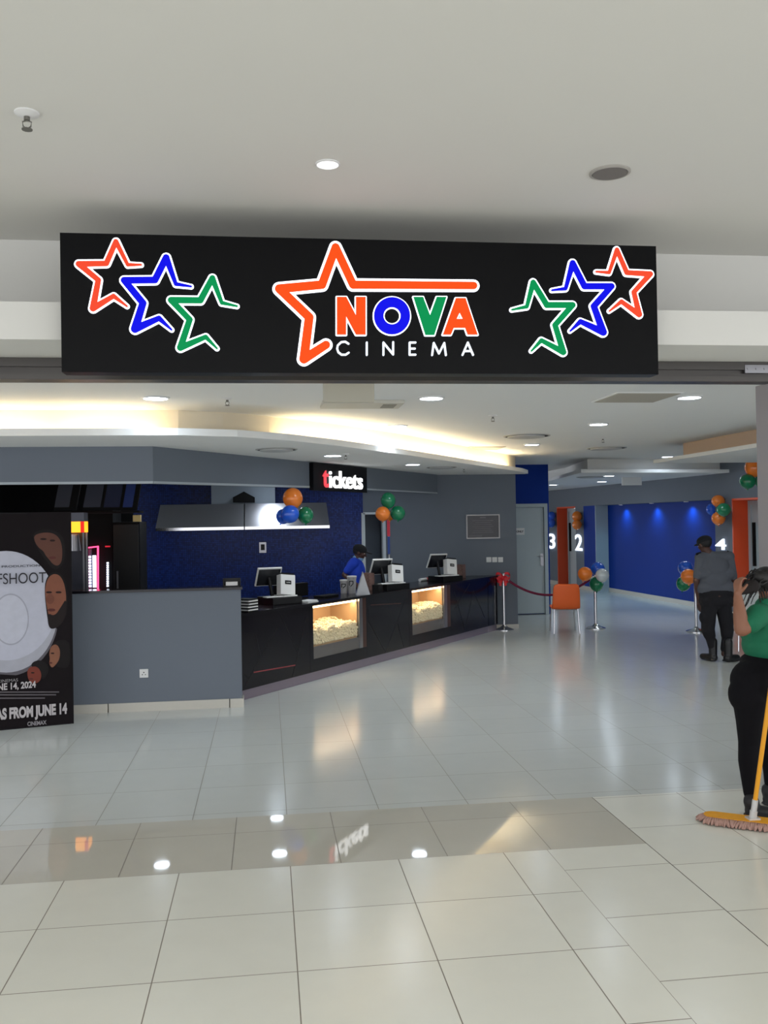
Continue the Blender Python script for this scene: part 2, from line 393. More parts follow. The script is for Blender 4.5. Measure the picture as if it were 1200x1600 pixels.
for i, (a, b) in enumerate(((s871, s900), (s1145, send))):
    t = MB(); wseg(t, a+.04, a+.12, DEP-.04, T, 0, ZN-.04); wseg(t, b-.12, b-.04, DEP-.04, T, 0, ZN-.04); wseg(t, a+.12, b-.12, DEP-.04, T, ZN-.12, ZN-.04)
    d = tag(t.build('door_%d' % (i+2), M_door), kind='structure')
    t = MB(); wseg(t, a+.12, b-.12, DEP-.01, T, .01, ZN-.12); t.build('door_leaf', M_door, d, world=True)
    t = MB(); m_ = (a+b)/2; wseg(t, a+.2, a+.24, DEP-.06, DEP-.01, .95, 1.75); t.build('pull_handle', M_blackm, d, world=True)
# numbers on the pillars
PM = Matrix(((PU.x, -PN.x, 0, 0), (PU.y, -PN.y, 0, 0), (0, 0, 1, 0), (0, 0, 0, 1)))   # x along wall, y out of the wall, z up
PM = Matrix.Translation((PA.x, PA.y, 0)) @ PM
M_num = mat('number_glow', (255, 255, 255), .5, emit=1.8, ecol=(225, 238, 255)); M_numside = mat('number_side', (190, 195, 200), .5)
for ch, px0, px1, py0, py1, l in (('3', 858.5, 868, 834, 857, 'glowing white numeral 3 on the grey wall right of the blue column'), ('2', 900.3, 910.5, 835, 860, 'glowing white numeral 2 on the pillar between the far orange doorway and blue wall'), ('4', 1120, 1135.5, 842, 858.5, 'glowing white numeral 4 on the pillar beside the near orange doorway')):
    s0, za = online(px0, py1, PA, PU); s1, zb_ = online(px1, py0, PA, PU)
    mb = MB(); add_text(mb, ch, s0, s1, za, zb_, 0.012, PM, .008, .02)
    o = tag(mb.build('screen_number', M_num), l, 'number', 'glowing screen numbers')

# ================================================================== NOVA SIGN
YG = 5.16
MG = Matrix.Translation((0, YG, 0)) @ Matrix.Diagonal((1, -1, 1, 1))
def g(px, py): v = onY(px, py, YG); return (v.x, v.z)
PXM = YG/1430/math.cos(YAW)*1.02      # metres per photo pixel on the sign
c0 = g(93.5, 363); c1 = g(1025, 385); c2 = g(1025, 584); c3 = g(100, 582)
zt = (c0[1]+c1[1])/2; zl = (c2[1]+c3[1])/2
sign = thing('cinema_sign', 'large black lightbox sign reading NOVA CINEMA with coloured stars above the entrance', 'sign', ((c0[0]+c1[0])/2, YG, zl))
MB().b2(c0[0], c1[0], YG+.02, 5.28, zl, zt).build('cabinet', M_black, sign, world=True)
MB().b2(c0[0], c1[0], YG+.0, YG+.02, zl, zt).build('face_panel', mat('sign_face_acrylic', (11, 11, 13), .4, spec=.12), sign, world=True)
E_or = mat('sign_orange', (89, 21, 3), .4, emit=.95, ecol=(250, 82, 22), spec=.1); E_or2 = mat('sign_red_orange', (86, 26, 16), .4, emit=.95, ecol=(246, 76, 46), spec=.1)
E_bl = mat('sign_blue', (2, 3, 82), .4, emit=.95, ecol=(8, 10, 235), spec=.1); E_gr = mat('sign_green', (0, 51, 28), .4, emit=.95, ecol=(0, 146, 80), spec=.1); E_wh = mat('sign_white', (255, 255, 255), .4, emit=1.9, ecol=(236, 242, 255))
def Z1(p): return (80+p[0]/2.4, 350+p[1]/2.4)
def Z2(p): return (400+p[0]/3.158, 350+p[1]/3.158)
def Z3(p): return (760+p[0]/2.727, 360+p[1]/2.727)
def star(name, pts, fn, w, rim, m):
    P = [g(*fn(p)) for p in pts]; k = PXM
    ws = w if isinstance(w, list) else [w]*len(P)
    a = MB().stroke(P, [x*k for x in ws], .008, .014, MG).build(name, m, sign, world=True)
    MB().stroke(P, [(x+rim)*k for x in ws], 0, .008, MG).build(name+'_rim', E_wh, a, world=True)
tw = [3, 5.5, 7.5, 8, 9, 8, 9.5, 7, 3]
star('star', [(338, 155), (288, 155), (244, 68), (208, 150), (105, 152), (178, 212), (158, 318), (235, 272), (285, 310)], Z1, tw, 5, E_or2)
tb = [3, 6, 10, 10, 10, 10.5, 12, 8, 3]
star('star', [(525, 236), (468, 227), (432, 128), (390, 212), (275, 213), (345, 298), (315, 395), (405, 355), (452, 398)], Z1, tb, 5, E_bl)
star('star', [(697, 310), (640, 297), (605, 205), (560, 288), (450, 287), (520, 360), (485, 465), (580, 425), (622, 468)], Z1, [3, 6, 9, 9.5, 9.5, 9, 10, 7, 3], 5, E_gr)
star('star', [(465, 178), (520, 182), (553, 85), (595, 182), (695, 188), (625, 265), (648, 360), (572, 305), (522, 345)], Z3, tw, 5, E_or2)
star('star', [(277, 257), (335, 250), (365, 142), (415, 240), (530, 240), (455, 325), (495, 435), (398, 390), (355, 430)], Z3, tb, 5, E_bl)
star('star', [(107, 340), (170, 327), (197, 224), (255, 320), (365, 320), (290, 405), (325, 520), (232, 470), (190, 515)], Z3, [3, 6, 9, 9.5, 9.5, 9, 10, 7, 3], 5, E_gr)
star('star', [(1072, 306), (478, 302), (392, 118), (325, 302), (115, 322), (262, 462), (236, 668), (345, 598)], Z2, [11.5, 12.5, 12.5, 13, 13.5, 13.5, 14, 12.5], 7.5, E_or)
def letter(name, outer, holes, m):
    out = [g(*Z2(p)) for p in outer]; hs = [[g(*Z2(p)) for p in h] for h in holes]
    mb = MB(); T = MG @ Matrix(((1, 0, 0, 0), (0, 0, 1, 0), (0, 1, 0, 0), (0, 0, 0, 1)))
    loops = [out]+hs; allv = [p for l in loops for p in l]
    tri = tessellate_polygon([[Vector((p[0], p[1], 0)) for p in l] for l in loops])
    F = [mb.bm.verts.new(T @ Vector((p[0], p[1], .014))) for p in allv]; Bk = [mb.bm.verts.new(T @ Vector((p[0], p[1], .008))) for p in allv]
    for t in tri:
        mb.bm.faces.new([F[i] for i in t]); mb.bm.faces.new([Bk[i] for i in t][::-1])
    o = 0
    for l in loops:
        for i in range(len(l)): a = o+i; b = o+(i+1) % len(l); mb.bm.faces.new([F[a], F[b], Bk[b], Bk[a]])
        o += len(l)
    par = mb.build(name, m, sign, world=True)
    r = MB()
    for l in loops: r.stroke(l+[l[0]], 3.6*PXM, 0, .008, MG, n=6)
    r.build(name+'_rim', E_wh, par, world=True)
def ring(cx, cy, rx, ry, n=40): return [(cx+rx*math.cos(2*PI*i/n), cy+ry*math.sin(2*PI*i/n)) for i in range(n)]
letter('letter', [(398, 362), (445, 362), (492, 452), (492, 362), (540, 362), (540, 548), (492, 548), (444, 458), (444, 548), (398, 548)], [], E_or)
letter('letter', ring(670, 455, 89, 92), [ring(670, 455, 42, 42)], E_bl)
letter('letter', [(775, 362), (823, 362), (857, 452), (890, 362), (938, 362), (878, 550), (834, 550)], [], E_gr)
letter('letter', [(984, 368), (1032, 368), (1092, 548), (1042, 548), (1030, 515), (974, 515), (960, 548), (920, 548)], [[(1003, 440), (988, 470), (1018, 470)]], E_or)
lets = [[[(456, 592), (440, 582), (420, 584), (403, 600), (400, 616), (406, 634), (422, 646), (442, 646), (457, 636)]], [[(546, 586), (546, 647)]],
        [[(628, 647), (628, 586), (676, 645), (676, 584)]], [[(786, 586), (757, 586), (757, 646), (786, 646)], [(757, 616), (783, 616)]],
        [[(868, 648), (876, 588), (902, 640), (928, 588), (936, 648)]], [[(1018, 647), (1044, 586), (1070, 647)], [(1029, 628), (1060, 628)]]]
for ls in lets:
    mb = MB()
    for l in ls: mb.stroke([g(*Z2(p)) for p in l], 3.1*PXM, 0, .010, MG, n=6)
    mb.build('small_letter', mat('sign_small_white', (215, 222, 232), .4, emit=.85), sign, world=True)

# ================================================================== CEILING FIXTURES
def downlight(loc, label, r=.095):
    t = thing('downlight', label, 'ceiling light', loc, 0, 'round recessed downlights')
    MB().lathe([(r+.022, 0), (r+.022, -.006), (r+.004, -.014), (r, -.004), (r, 0)], n=40).build('trim_ring', M_white, t, smooth=1)
    MB().lathe([(r, -.001), (r, -.008), (.001, -.010)], n=40).build('diffuser', M_down, t)
    L = bpy.data.lights.new('downlight_beam', 'SPOT'); L.energy = 48; L.spot_size = 1.95; L.spot_blend = 1; L.color = (.88, .95, 1); L.shadow_soft_size = .09
    lo = bpy.data.objects.new('downlight_beam', L); lo.location = (0, 0, -.03); lo.parent = t; COL.objects.link(lo)
    return t
dl0 = None
for px, py, z, l in ((243, 621, ZI, 'bright round downlight nearest the left, above the glowing cove'), (674, 621, ZI, 'bright round downlight in the front row right of the beige ceiling box'),
        (621, 665, ZI, 'bright round downlight close above the glowing cove, centre of the ceiling'), (1077, 620, ZI, 'large bright round downlight beside the square ceiling hatch'),
        (935, 662, ZI, 'round downlight below the ceiling hatch, right half'), (831, 694, ZI, 'round downlight beside the round air diffuser near the end of the cove'),
        (1043, 713, ZI, 'round downlight at the corner of the right-hand dropped ceiling'), (520, 711, ZS, 'round downlight in the soffit above the tickets sign'),
        (645, 725, ZS, 'round downlight in the soffit right of the tickets sign'), (951, 743, 2.68, 'round downlight under the dropped ceiling near the blank hanging sign'),
        (865, 757, 2.68, 'round downlight at the far left end of the dropped ceiling, by the blue column')):
    p = onz(px, py, z)
    if dl0 is None: dl0 = downlight(p, l)
    else: dup(dl0, p, label=l)
p = onz(512, 256, ZM)
ml = thing('downlight', 'small round white lamp in the outer ceiling above the big sign', 'ceiling light', p)
MB().lathe([(.062, 0), (.062, -.004), (.054, -.008), (.052, 0)], n=36).build('trim_ring', M_white, ml, smooth=1)
MB().lathe([(.052, -.001), (.052, -.005), (.001, -.006)], n=36).build('diffuser', mat('soft_lamp', (255, 255, 255), .5, emit=1.6), ml)
p = onz(953, 269, ZM)
sk = thing('ceiling_speaker', 'round grey flush speaker grille in the outer ceiling at the right', 'speaker', p)
MB().lathe([(.105, 0), (.105, -.006), (.092, -.011), (.088, 0)], n=40).build('rim', mat('pale_rim', (168, 164, 158), .6), sk, smooth=1)
MB().lathe([(.088, -.002), (.088, -.009), (.001, -.011)], n=40).build('grille', mat('grille_grey', (118, 114, 110), .7, var=.1, scale=300), sk)
def sprinkler(px, py, z, l, k=1):
    t = thing('sprinkler', l, 'sprinkler', onz(px, py, z))
    MB().lathe([(.045*k, 0), (.045*k, -.005*k), (.02*k, -.014*k), (.014*k, -.016*k)], n=24).build('escutcheon', M_white, t, smooth=1)
    b = MB().cyl((0, 0, -.01*k), (0, 0, -.03*k), .011*k)
    for s in (-1, 1): b.tube([(0, 0, -.03*k), (s*.016*k, 0, -.035*k), (s*.014*k, 0, -.052*k), (0, 0, -.062*k)], .003*k, 6)
    b.lathe([(.02*k, -.062*k), (.02*k, -.065*k)], n=12)
    b.build('head', mat('sprinkler_metal', (120, 118, 112), .4, metal=.6), t)
sprinkler(42, 176, ZM, 'sprinkler head in the outer ceiling at the upper left', 1.15)
for px, py, z, l in ((355, 622, ZI, 'small sprinkler on the inner ceiling right of the left downlight'), (770, 649, ZI, 'small sprinkler on the inner ceiling above the end of the cove'),
                     (942, 684, ZI, 'small sprinkler on the inner ceiling between two round diffusers'), (540, 709, ZS, 'small sprinkler in the soffit just right of the light above the tickets sign'), (725, 731, ZS, 'small sprinkler near the right end of the soffit')):
    sprinkler(px, py, z, l)
def diffuser(px, py, z, l, r):
    t = thing('air_diffuser', l, 'air vent', onz(px, py, z), 0, 'round ceiling air diffusers')
    MB().lathe([(r, 0), (r, -.006), (r*.94, -.010), (r*.92, -.004), (r*.92, 0)], n=40).build('rim', mat('diffuser_rim', (168, 168, 166), .6), t, smooth=1)
    MB().lathe([(r*.92, -.001), (r*.92, -.005), (.001, -.005)], n=40).build('slot', M_blackm, t)
    MB().lathe([(r*.80, -.006), (r*.78, -.020), (.001, -.024)], (0, r*.10, 0), n=40).build('disc', mat('diffuser_disc', (185, 186, 186), .6), t, smooth=1)
diffuser(823, 681, ZI, 'round air diffuser with a dark slot left of the downlight near the cove end', .30)
diffuser(948, 700, ZI, 'round air diffuser with a dark slot in the middle distance of the inner ceiling', .30)
diffuser(432, 702, ZS, 'flat round diffuser in the soffit left of the tickets sign light', .22)
diffuser(690, 730, ZS, 'flat round diffuser at the right of the soffit', .22)
diffuser(925, 745, 2.68, 'round air diffuser with a dark slot left of the light under the dropped ceiling', .30)
p = [onz(*q, ZI) for q in ((965, 613), (1062, 613), (1022, 627), (930, 627))]
xa, xb, ya, yb = (p[0].x+p[3].x)/2, (p[1].x+p[2].x)/2, p[3].y, p[0].y
h_ = thing('ceiling_hatch', 'square beige access panel in the ceiling left of the large right downlight', 'access panel', ((xa+xb)/2, (ya+yb)/2, ZI))
w_, l_ = (xb-xa), abs(yb-ya)
MB().b2(-w_/2, w_/2, -l_/2, l_/2, -.012, 0).build('panel', mat('hatch_beige', (176, 170, 158), .8), h_)
MB().b2(-w_/2-.02, w_/2+.02, -l_/2-.02, -l_/2, -.008, 0).b2(-w_/2-.02, w_/2+.02, l_/2, l_/2+.02, -.008, 0).b2(-w_/2-.02, -w_/2, -l_/2, l_/2, -.008, 0).b2(w_/2, w_/2+.02, -l_/2, l_/2, -.008, 0).build('frame', M_ceil, h_)
for px, py, w_, l_, l in ((755, 700, .55, .55, 'flat square access panel in the ceiling beside the glowing cove end'),):
    c = onz(px, py, ZI); h_ = thing('ceiling_hatch', l, 'access panel', c)
    MB().b2(-w_/2, w_/2, -l_/2, l_/2, -.01, 0).build('panel', mat('hatch_beige', (176, 170, 158), .8), h_)
mir = [onz(px, py, -ZS) for px, py in ((253, 1353), (437, 1335), (433, 1279), (170, 1316))]     # lights seen only mirrored in the floor
for x_, y_, z_, l in ((mir[0].x, mir[0].y, ZS, 'downlight over the kitchen area, left of the hood'), (mir[1].x, mir[1].y, ZS, 'downlight over the kitchen area in front of the hood'), (mir[2].x, mir[2].y, ZS, 'downlight over the kitchen area above the hood edge'), (mir[3].x, mir[3].y, ZS, 'downlight over the kitchen area above the black refrigerator'), (1.9, 14.3, ZS, 'downlight over the kitchen doorway'),
                      (-3.2, 7.8, ZI, 'added fill downlight in the inner ceiling outside the left of the view'), (6.1, 7.8, ZI, 'added fill downlight in the inner ceiling behind the right jamb'), (7.2, 10.1, 2.68, 'added fill downlight in the right dropped ceiling behind the jamb'), (7.5, 15.2, ZI, 'added fill downlight in the ceiling in front of the numeral 4'), (7.3, 19.3, 2.68, 'added fill downlight under the dropped ceiling in front of the blue wall')):  # this row added as fill to brighten the interior
    dup(dl0, (x_, y_, z_), label=l)
# beige box hanging from the ceiling, with a flat unit beside it
a = onY(505, 598, 6.75); b = onY(585, 628, 6.75)
bx = thing('ceiling_box', 'beige rectangular box hanging under the ceiling just below the big sign', 'sign box', ((a.x+b.x)/2, 6.75, b.z))
MB().b2(-(b.x-a.x)/2, (b.x-a.x)/2, 0, .05, 0, ZI-b.z-.012, bev=.004).build('panel', mat('box_beige', (192, 188, 174), .7), bx)
MB().b2(-.12, -.08, .01, .03, ZI-b.z-.012, ZI-b.z).b2(.08, .12, .01, .03, ZI-b.z-.012, ZI-b.z).build('hanger', M_white, bx)
c = onz(595, 627, ZI)
cu = thing('air_conditioner', 'flat pale ceiling unit with a small dark grille behind the beige box', 'air conditioner', (c.x-.1, c.y+.1, ZI))
MB().b2(-.42, .30, -.2, .2, -.03, 0, bev=.006).build('casing', mat('unit_pale', (205, 202, 192), .7), cu)
MB().b2(.12, .24, -.12, .12, -.034, -.03).build('grille', mat('unit_grille', (140, 138, 130), .7), cu)
# blank hanging sign in the corridor
a = onY(972, 743, 17.6); b = onY(1003, 758, 17.6)
hs = thing('hanging_sign', 'blank white rectangular sign hanging from the dropped ceiling at the right', 'sign', ((a.x+b.x)/2, 17.6, b.z))
MB().b2(-(b.x-a.x)/2, (b.x-a.x)/2, 0, .04, 0, a.z-b.z, bev=.004).build('panel', M_whitep, hs)
MB().cyl((-.1, .02, a.z-b.z), (-.1, .02, 2.68-b.z), .006).cyl((.1, .02, a.z-b.z), (.1, .02, 2.68-b.z), .006).build('rod', M_steel, hs)
# blue-wall spotlights
for px, l in ((970, 'small spotlight washing the blue wall, farthest of three'), (1018, 'small spotlight washing the blue wall, middle of three'), (1072, 'small spotlight washing the blue wall, nearest the door')):
    s_ = online(px, 786, PA+PN*.18, PU)[0]; q = P2(s_, .18)
    o = thing('spotlight', l, 'spotlight', (q[0], q[1], ZN), 0, 'spotlights above the blue wall')
    MB().lathe([(.05, 0), (.05, -.012), (.04, -.014), (.038, -.004)], n=20).build('trim_ring', M_white, o)
    MB().lathe([(.038, -.004), (.038, -.01), (.001, -.01)], n=20).build('lens', mat('spot_lens', (255, 255, 255), .5, emit=8), o)
    L = bpy.data.lights.new('spotlight_beam', 'SPOT'); L.energy = 26; L.spot_size = 2.5; L.spot_blend = 1; L.color = (.25, .7, 1); L.shadow_soft_size = .03
    lo = bpy.data.objects.new('spotlight_beam', L); lo.location = (q[0], q[1], ZN-.03); lo.rotation_euler = (0, .12, 0); COL.objects.link(lo)

# ================================================================== TICKETS SIGN (on the bulkhead)
U2 = (Vector(bk[2])-Vector(bk[1])).normalized(); N2 = Vector((U2.y, -U2.x))
BP = Vector(bk[1])+N2*.06
BM = Matrix.Translation((BP.x, BP.y, 0)) @ Matrix(((U2.x, N2.x, 0, 0), (U2.y, N2.y, 0, 0), (0, 0, 1, 0), (0, 0, 0, 1)))
def bq(px, py): return online(px, py, BP, U2)
(sa, za), (sb, zb2) = bq(490, 766), bq(573, 731)
sg = thing('tickets_sign', 'black sign box with lit white lettering tickets above the counter', 'sign', BM @ Vector(((sa+sb)/2, 0, za)), math.atan2(U2.y, U2.x))
mb = MB(); mb.prism([(sa, -.06), (sb, -.06), (sb, 0), (sa, 0)], za, zb2, BM); mb.build('cabinet', mat('sign_face_acrylic', (11, 11, 13), .4, spec=.12), sg, world=True)
E_tw = mat('ticket_glow', (255, 255, 255), .5, emit=1.5)
(ta, tz0), (tb_, tz1) = bq(514, 763.5), bq(565, 739)
add_text(MB(), 'ickets', ta, tb_, tz0+.01, tz1, 0, BM, .012, .02).build('lettering', E_tw, sg, world=True)
(ta, tz0), (tb_, tz1) = bq(504, 761.5), bq(512, 735.5)
add_text(MB(), 't', ta, tb_, tz0, tz1, 0, BM, .012, .02).build('first_letter', mat('ticket_red', (225, 70, 80), .5, emit=1.0), sg, world=True)

# ================================================================== TICKET COUNTER
C0 = Vector((-.27, 9.88)); CU = Vector((4.13, 5.32)).normalized(); CN = Vector((CU.y, -CU.x)); CROT = math.atan2(CU.y, CU.x)
CF = Matrix.Translation((C0.x, C0.y, 0)) @ Matrix(((CU.x, -CN.x, 0, 0), (CU.y, -CN.y, 0, 0), (0, 0, 1, 0), (0, 0, 0, 1)))   # x along, y into the shop, z up
def cq(px, py=950): return online(px, py, C0, CU)
s = [cq(v)[0] for v in (378, 485, 572, 640, 703, 763, 777.5)]
s[0] -= .03
HT, ZT, PLH = .93, .90, .11
M_plinth = mat('mauve_steel_plinth', (150, 138, 150), .25, metal=.35)
M_groove = mat('groove_black', (4, 4, 5), .6)
M_top = mat('worktop_dark_stone', (24, 22, 26), .18, spec=.35)
def cunit(a, b, label, lines, inlay_reflections=(), dep=.55):
    u = thing('counter_unit', label, 'counter', CF @ Vector(((a+b)/2, 0, 0)), CROT, 'black counter units'); w = (b-a)/2
    MB().b2(-w, w, .02, dep, PLH, ZT).build('carcass', M_blackm, u)
    MB().b2(-w+.003, w-.003, 0, .02, PLH, ZT-.002).build('front_panel', M_gloss, u)
    MB().b2(-w, w, .025, .08, 0, PLH).build('plinth', M_plinth, u)
    g_ = MB(); T = Matrix.Diagonal((1, -1, 1, 1))
    for (x0, z0, x1, z1) in lines: g_.stroke([(-w+2*w*x0, PLH+(ZT-PLH)*z0), (-w+2*w*x1, PLH+(ZT-PLH)*z1)], .007, -.001, .0015, T, n=3)
    g_.build('groove', M_groove, u)
    for (x0, z0, x1, z1, m) in inlay_reflections:
        MB().stroke([(-w+2*w*x0, PLH+(ZT-PLH)*z0), (-w+2*w*x1, PLH+(ZT-PLH)*z1)], .012, -.001, .002, T, n=3).build('inlay_reflection', m, u)
    return u
M_redrefl = mat('red_inlay_reflection', (150, 52, 58), .35); M_brown = mat('brown_panel_and_reflection', (92, 66, 60), .35, metal=.5)  # red and brown reflections on the gloss fronts put into line colours
cunit(s[0], s[1]-.02, 'black gloss counter unit with a painted red reflection line, nearest the low grey wall', [(.02, .02, .5, .75), (.2, .72, .27, .38), (.56, .93, .82, .3), (.72, .02, .95, .85), (.0, .25, .1, .15)], [(.17, .21, .76, .17, M_redrefl)])
cunit(s[2], s[3]-.02, 'black gloss counter unit with a painted brown reflection line between the two popcorn cases', [(.05, .6, .42, .02), (.42, .02, .92, .86), (.72, .45, .86, .02), (.05, .9, .05, .6)], [(.1, .86, .8, .8, M_brown)])
cunit(s[4]+.02, s[5]-.01, 'black gloss counter unit right of the second popcorn case', [(.1, .85, .35, .05), (.35, .05, .6, .8), (.6, .8, .9, .2), (.1, .5, .5, .95)])
cunit(s[5], s[6], 'narrow black gloss end unit of the counter beside the red bow', [(.5, .05, .5, .95)], dep=.16)
E_strip = mat('case_strip_glow', (255, 238, 205), .5, emit=11, ecol=(255, 226, 178))
M_case = mat('case_back_tan', (186, 150, 108), .6)
def popcase(a, g0, g1, b, label):
    """a..b whole unit; g0..g1 the glass"""
    c = (a+b)/2; u = thing('popcorn_case', label, 'display case', CF @ Vector((c, 0, 0)), CROT, 'popcorn display cases')
    x0, x1, y0, y1 = a-c, b-c, g0-c, g1-c; zb_, zt_ = .42, .88
    MB().b2(x0, x1, .08, .55, PLH, .42).b2(x0, y0, .02, .55, .42, ZT).b2(y1, x1, .02, .55, .42, ZT).b2(y0, y1, .46, .55, .42, ZT).build('carcass', M_blackm, u)
    MB().b2(y0, y1, .44, .459, .42, .895).b2(y0, y0+.01, .03, .44, .42, .895).b2(y1-.01, y1, .03, .44, .42, .895).build('lining', M_case, u)
    MB().b2(y0+.01, y1-.01, .03, .44, .40, .42).build('case_floor', M_case, u)
    MB().b2(y0+.012, y1-.012, .035, .05, .862, .885).build('light_strip', E_strip, u)
    MB().b2(y0, y1, .0, .006, .262, ZT-.005).build('glass', GLASS, u)
    MB().b2(y0, y1, .01, .03, .26, .40).build('lower_panel', mat('case_lower_grey', (104, 98, 96), .4), u)
    MB().b2(x0, x1, .0, .02, PLH, .26).b2(x0, y0, 0, .02, .26, ZT).build('front_panel', M_gloss, u)
    MB().b2(y1, y1+(x1-y1)*.45, -.004, .02, .26, ZT).build('frame_post', M_steel, u)
    MB().b2(y1+(x1-y1)*.45, x1, 0, .02, .26, ZT).build('end_panel', M_brown, u)
    MB().b2(x0, x1, .025, .08, 0, PLH).build('plinth', M_plinth, u)
    # popcorn heap
    mb = MB(); n = 0; W_ = y1-y0-.03
    ico = bmesh.new(); bmesh.ops.create_icosphere(ico, subdivisions=1, radius=1); vs = [v.co.copy() for v in ico.verts]; fs = [[v.index for v in f.verts] for f in ico.faces]; ico.free()
    rnd = random.Random(int(a*100))
    def topz(x, y): return .60+.05*noise.noise(Vector((x*7+a, y*3, 0)))+.03*noise.noise(Vector((x*22+a, y*9, 3)))+.10*y
    for i in range(2600):
        x = y0+.02+rnd.random()*W_
        if i % 2: y = .030+rnd.random()*.03; z = .425+rnd.random()*(topz(x, y)-.425)
        else: y = .05+rnd.random()*.36; z = topz(x, y)-rnd.random()*.012
        r = .011+rnd.random()*.006; nv = []
        for v in vs: nv.append(mb.bm.verts.new(Vector((x, y, z))+v*r*(.7+.6*rnd.random())))
        for f in fs: mb.bm.faces.new([nv[k] for k in f])
    mb.b2(y0+.012, y1-.012, .06, .43, .42, .56)
    pc = mb.build('popcorn', mat('popcorn_cream', (240, 226, 190), .8, var=.15, scale=60)); 
    pc.data.transform(WM[pc.name]); M4 = WM[u.name]; pc.data.transform(M4); off = M4 @ Vector((0, .2, .42)); pc.data.transform(Matrix.Translation(-off)); pc.location = off
    tag(pc, 'heap of popcorn inside the '+('left' if a < 3 else 'right')+' lit display case', 'popcorn', None, 'stuff')
    L = bpy.data.lights.new('case_light', 'AREA'); L.shape = 'RECTANGLE'; L.size = W_; L.size_y = .03; L.energy = 3.4; L.color = (1, .86, .62)
    lo = bpy.data.objects.new('case_light', L); lo.parent = u; lo.location = ((y0+y1)/2, .07, .858); lo.rotation_euler = (.25, 0, 0); COL.objects.link(lo)
    MB().b2(y0, y1, .02, .45, .886, .8995).build('case_top', M_case, u)
popcase(s[1]-.02, cq(489)[0], cq(561)[0], s[2], 'lit glass popcorn case in the counter, the larger left one')
popcase(s[3]-.02, cq(644)[0], cq(694)[0], s[4]+.02, 'lit glass popcorn case in the counter, the farther right one')
tag(MB().prism([(s[0], -.02), (s[6], -.02), (s[6], .16), (s[6]-.36, .62), (s[0], .62)], ZT, HT, CF).build('worktop', M_top), 'long dark worktop running over the black ticket counter', 'worktop')
vi = mat('violet_led', (190, 90, 230), .5, emit=1.2)
tag(MB().prism([(s[3], .03), (s[6]-.02, .03), (s[6]-.02, .045), (s[3], .045)], PLH-.012, PLH-.001, CF).build('light_strip', vi), 'dim violet light strip under the right half of the counter', 'light strip', 'counter strips')

# ---------------- things on the counter
def on_top(px, py, z=HT): return onz(px, py, z)
def terminal(p, label, rz=CROT-.38, k=1.0, far=False):
    t = thing('payment_terminal', label, 'till', p, rz, 'point of sale terminals')
    MB().b2(-.20*k, .20*k, -.17, .20, 0, .085, bev=.006).build('cash_drawer', M_black, t)
    MB().b2(-.03, .16*k, -.13, .10, .085, .10, bev=.004).b2(-.25, -.02, -.12, -.02, .086, .098, bev=.004).build('base', M_whitep, t)
    T = Matrix.Translation((.05, -.05, .10)) @ Matrix.Rotation(-.18, 4, 'X') @ Matrix.Rotation(.12, 4, 'Y')
    b = MB().box((0, 0, .12), (.20*k, .10, .24), M=T, bev=.008).build('printer_housing', M_whitep, t)
    MB().box((.0, -.051, .145), (.085, .003, .045), M=T).build('badge', M_black, b)
    mb = MB(); add_text(mb, 'tele', -.028, .028, .14, .152, 0, T @ Matrix.Translation((0, -.0535, 0)) @ Matrix.Diagonal((1, -1, 1, 1)), .02, .001); mb.build('badge_lettering', M_whitep, b)
    MB().box((.0, -.02, .25), (.16*k, .07, .016), M=T).build('paper_slot', M_black, b)
    T2 = Matrix.Translation((-.10, .10, .32)) @ Matrix.Rotation(-.25, 4, 'Z') @ Matrix.Rotation(.62, 4, 'X')
    m = MB().box((0, 0, 0), (.30*k, .022, .27), M=T2, bev=.008).build('monitor', M_whitep, t)
    MB().box((0, -.014, 0), (.265*k, .008, .235), M=T2).build('monitor_back', mat('monitor_back_black', (30, 31, 36), .25), m)
    MB().cyl((-.06, .08, .08), (-.09, .10, .31), .022).build('monitor_stand', M_black, t)
    return t
terminal(on_top(438, 943), 'white till with tilted monitor on the counter, nearest the low grey wall')
terminal(on_top(611, 921), 'white till with tilted monitor between the paper bag and the green balloons')
terminal(on_top(697, 908), 'white till with tilted monitor at the far right of the counter')
def at(px, py, z=HT): return onz(px, py, z)
# raised black tray blocks behind the first till
q = at(455, 933)
tag(MB().box((q.x, q.y, HT+.085), (.62, .10, .17), rz=CROT, bev=.004).build('counter_riser', M_blackm), 'black riser box standing behind the leftmost till', 'box')
for px, py, hh, w_, l in ((538, 927, .17, .11, 'grey tub with black markings on the counter, left of the pair'), (550, 927, .22, .12, 'taller grey tub with black markings on the counter, right of the pair')):
    q = at(px, py); o = thing('serving_tub', l, 'tub', q, -.15, 'grey tubs on the counter')
    MB().lathe([(w_*.42, 0), (w_*.5, hh*.9), (w_*.54, hh*.92), (w_*.54, hh), (w_*.47, hh)], n=28).build('tub', mat('tub_grey', (168, 166, 166), .5), o, smooth=1)
    MB().stroke([(-.03, hh*.5), (-.03, hh*.75), (.02, hh*.75), (.02, hh*.6), (-.01, hh*.45)], .011, .0, .004, Matrix.Translation((0, -w_*.49, 0)) @ Matrix.Diagonal((1, -1, 1, 1)), n=4).build('mark', M_black, o)
    MB().lathe([(w_*.55, hh), (w_*.55, hh+.012), (w_*.2, hh+.016)], n=28).build('lid', M_whitep, o, smooth=1)
q = at(567, 929)
o = thing('leaflet_stand', 'pale wedge-shaped leaflet stand on the counter beside the grey tubs', 'stand', q, CROT-.9)
MB().prism([(-.09, 0), (.09, 0), (.0, .30)], -.05, .05, Matrix(((1, 0, 0, 0), (0, 0, 1, 0), (0, 1, 0, 0), (0, 0, 0, 1)))).build('stand', mat('stand_grey', (176, 178, 182), .4), o)
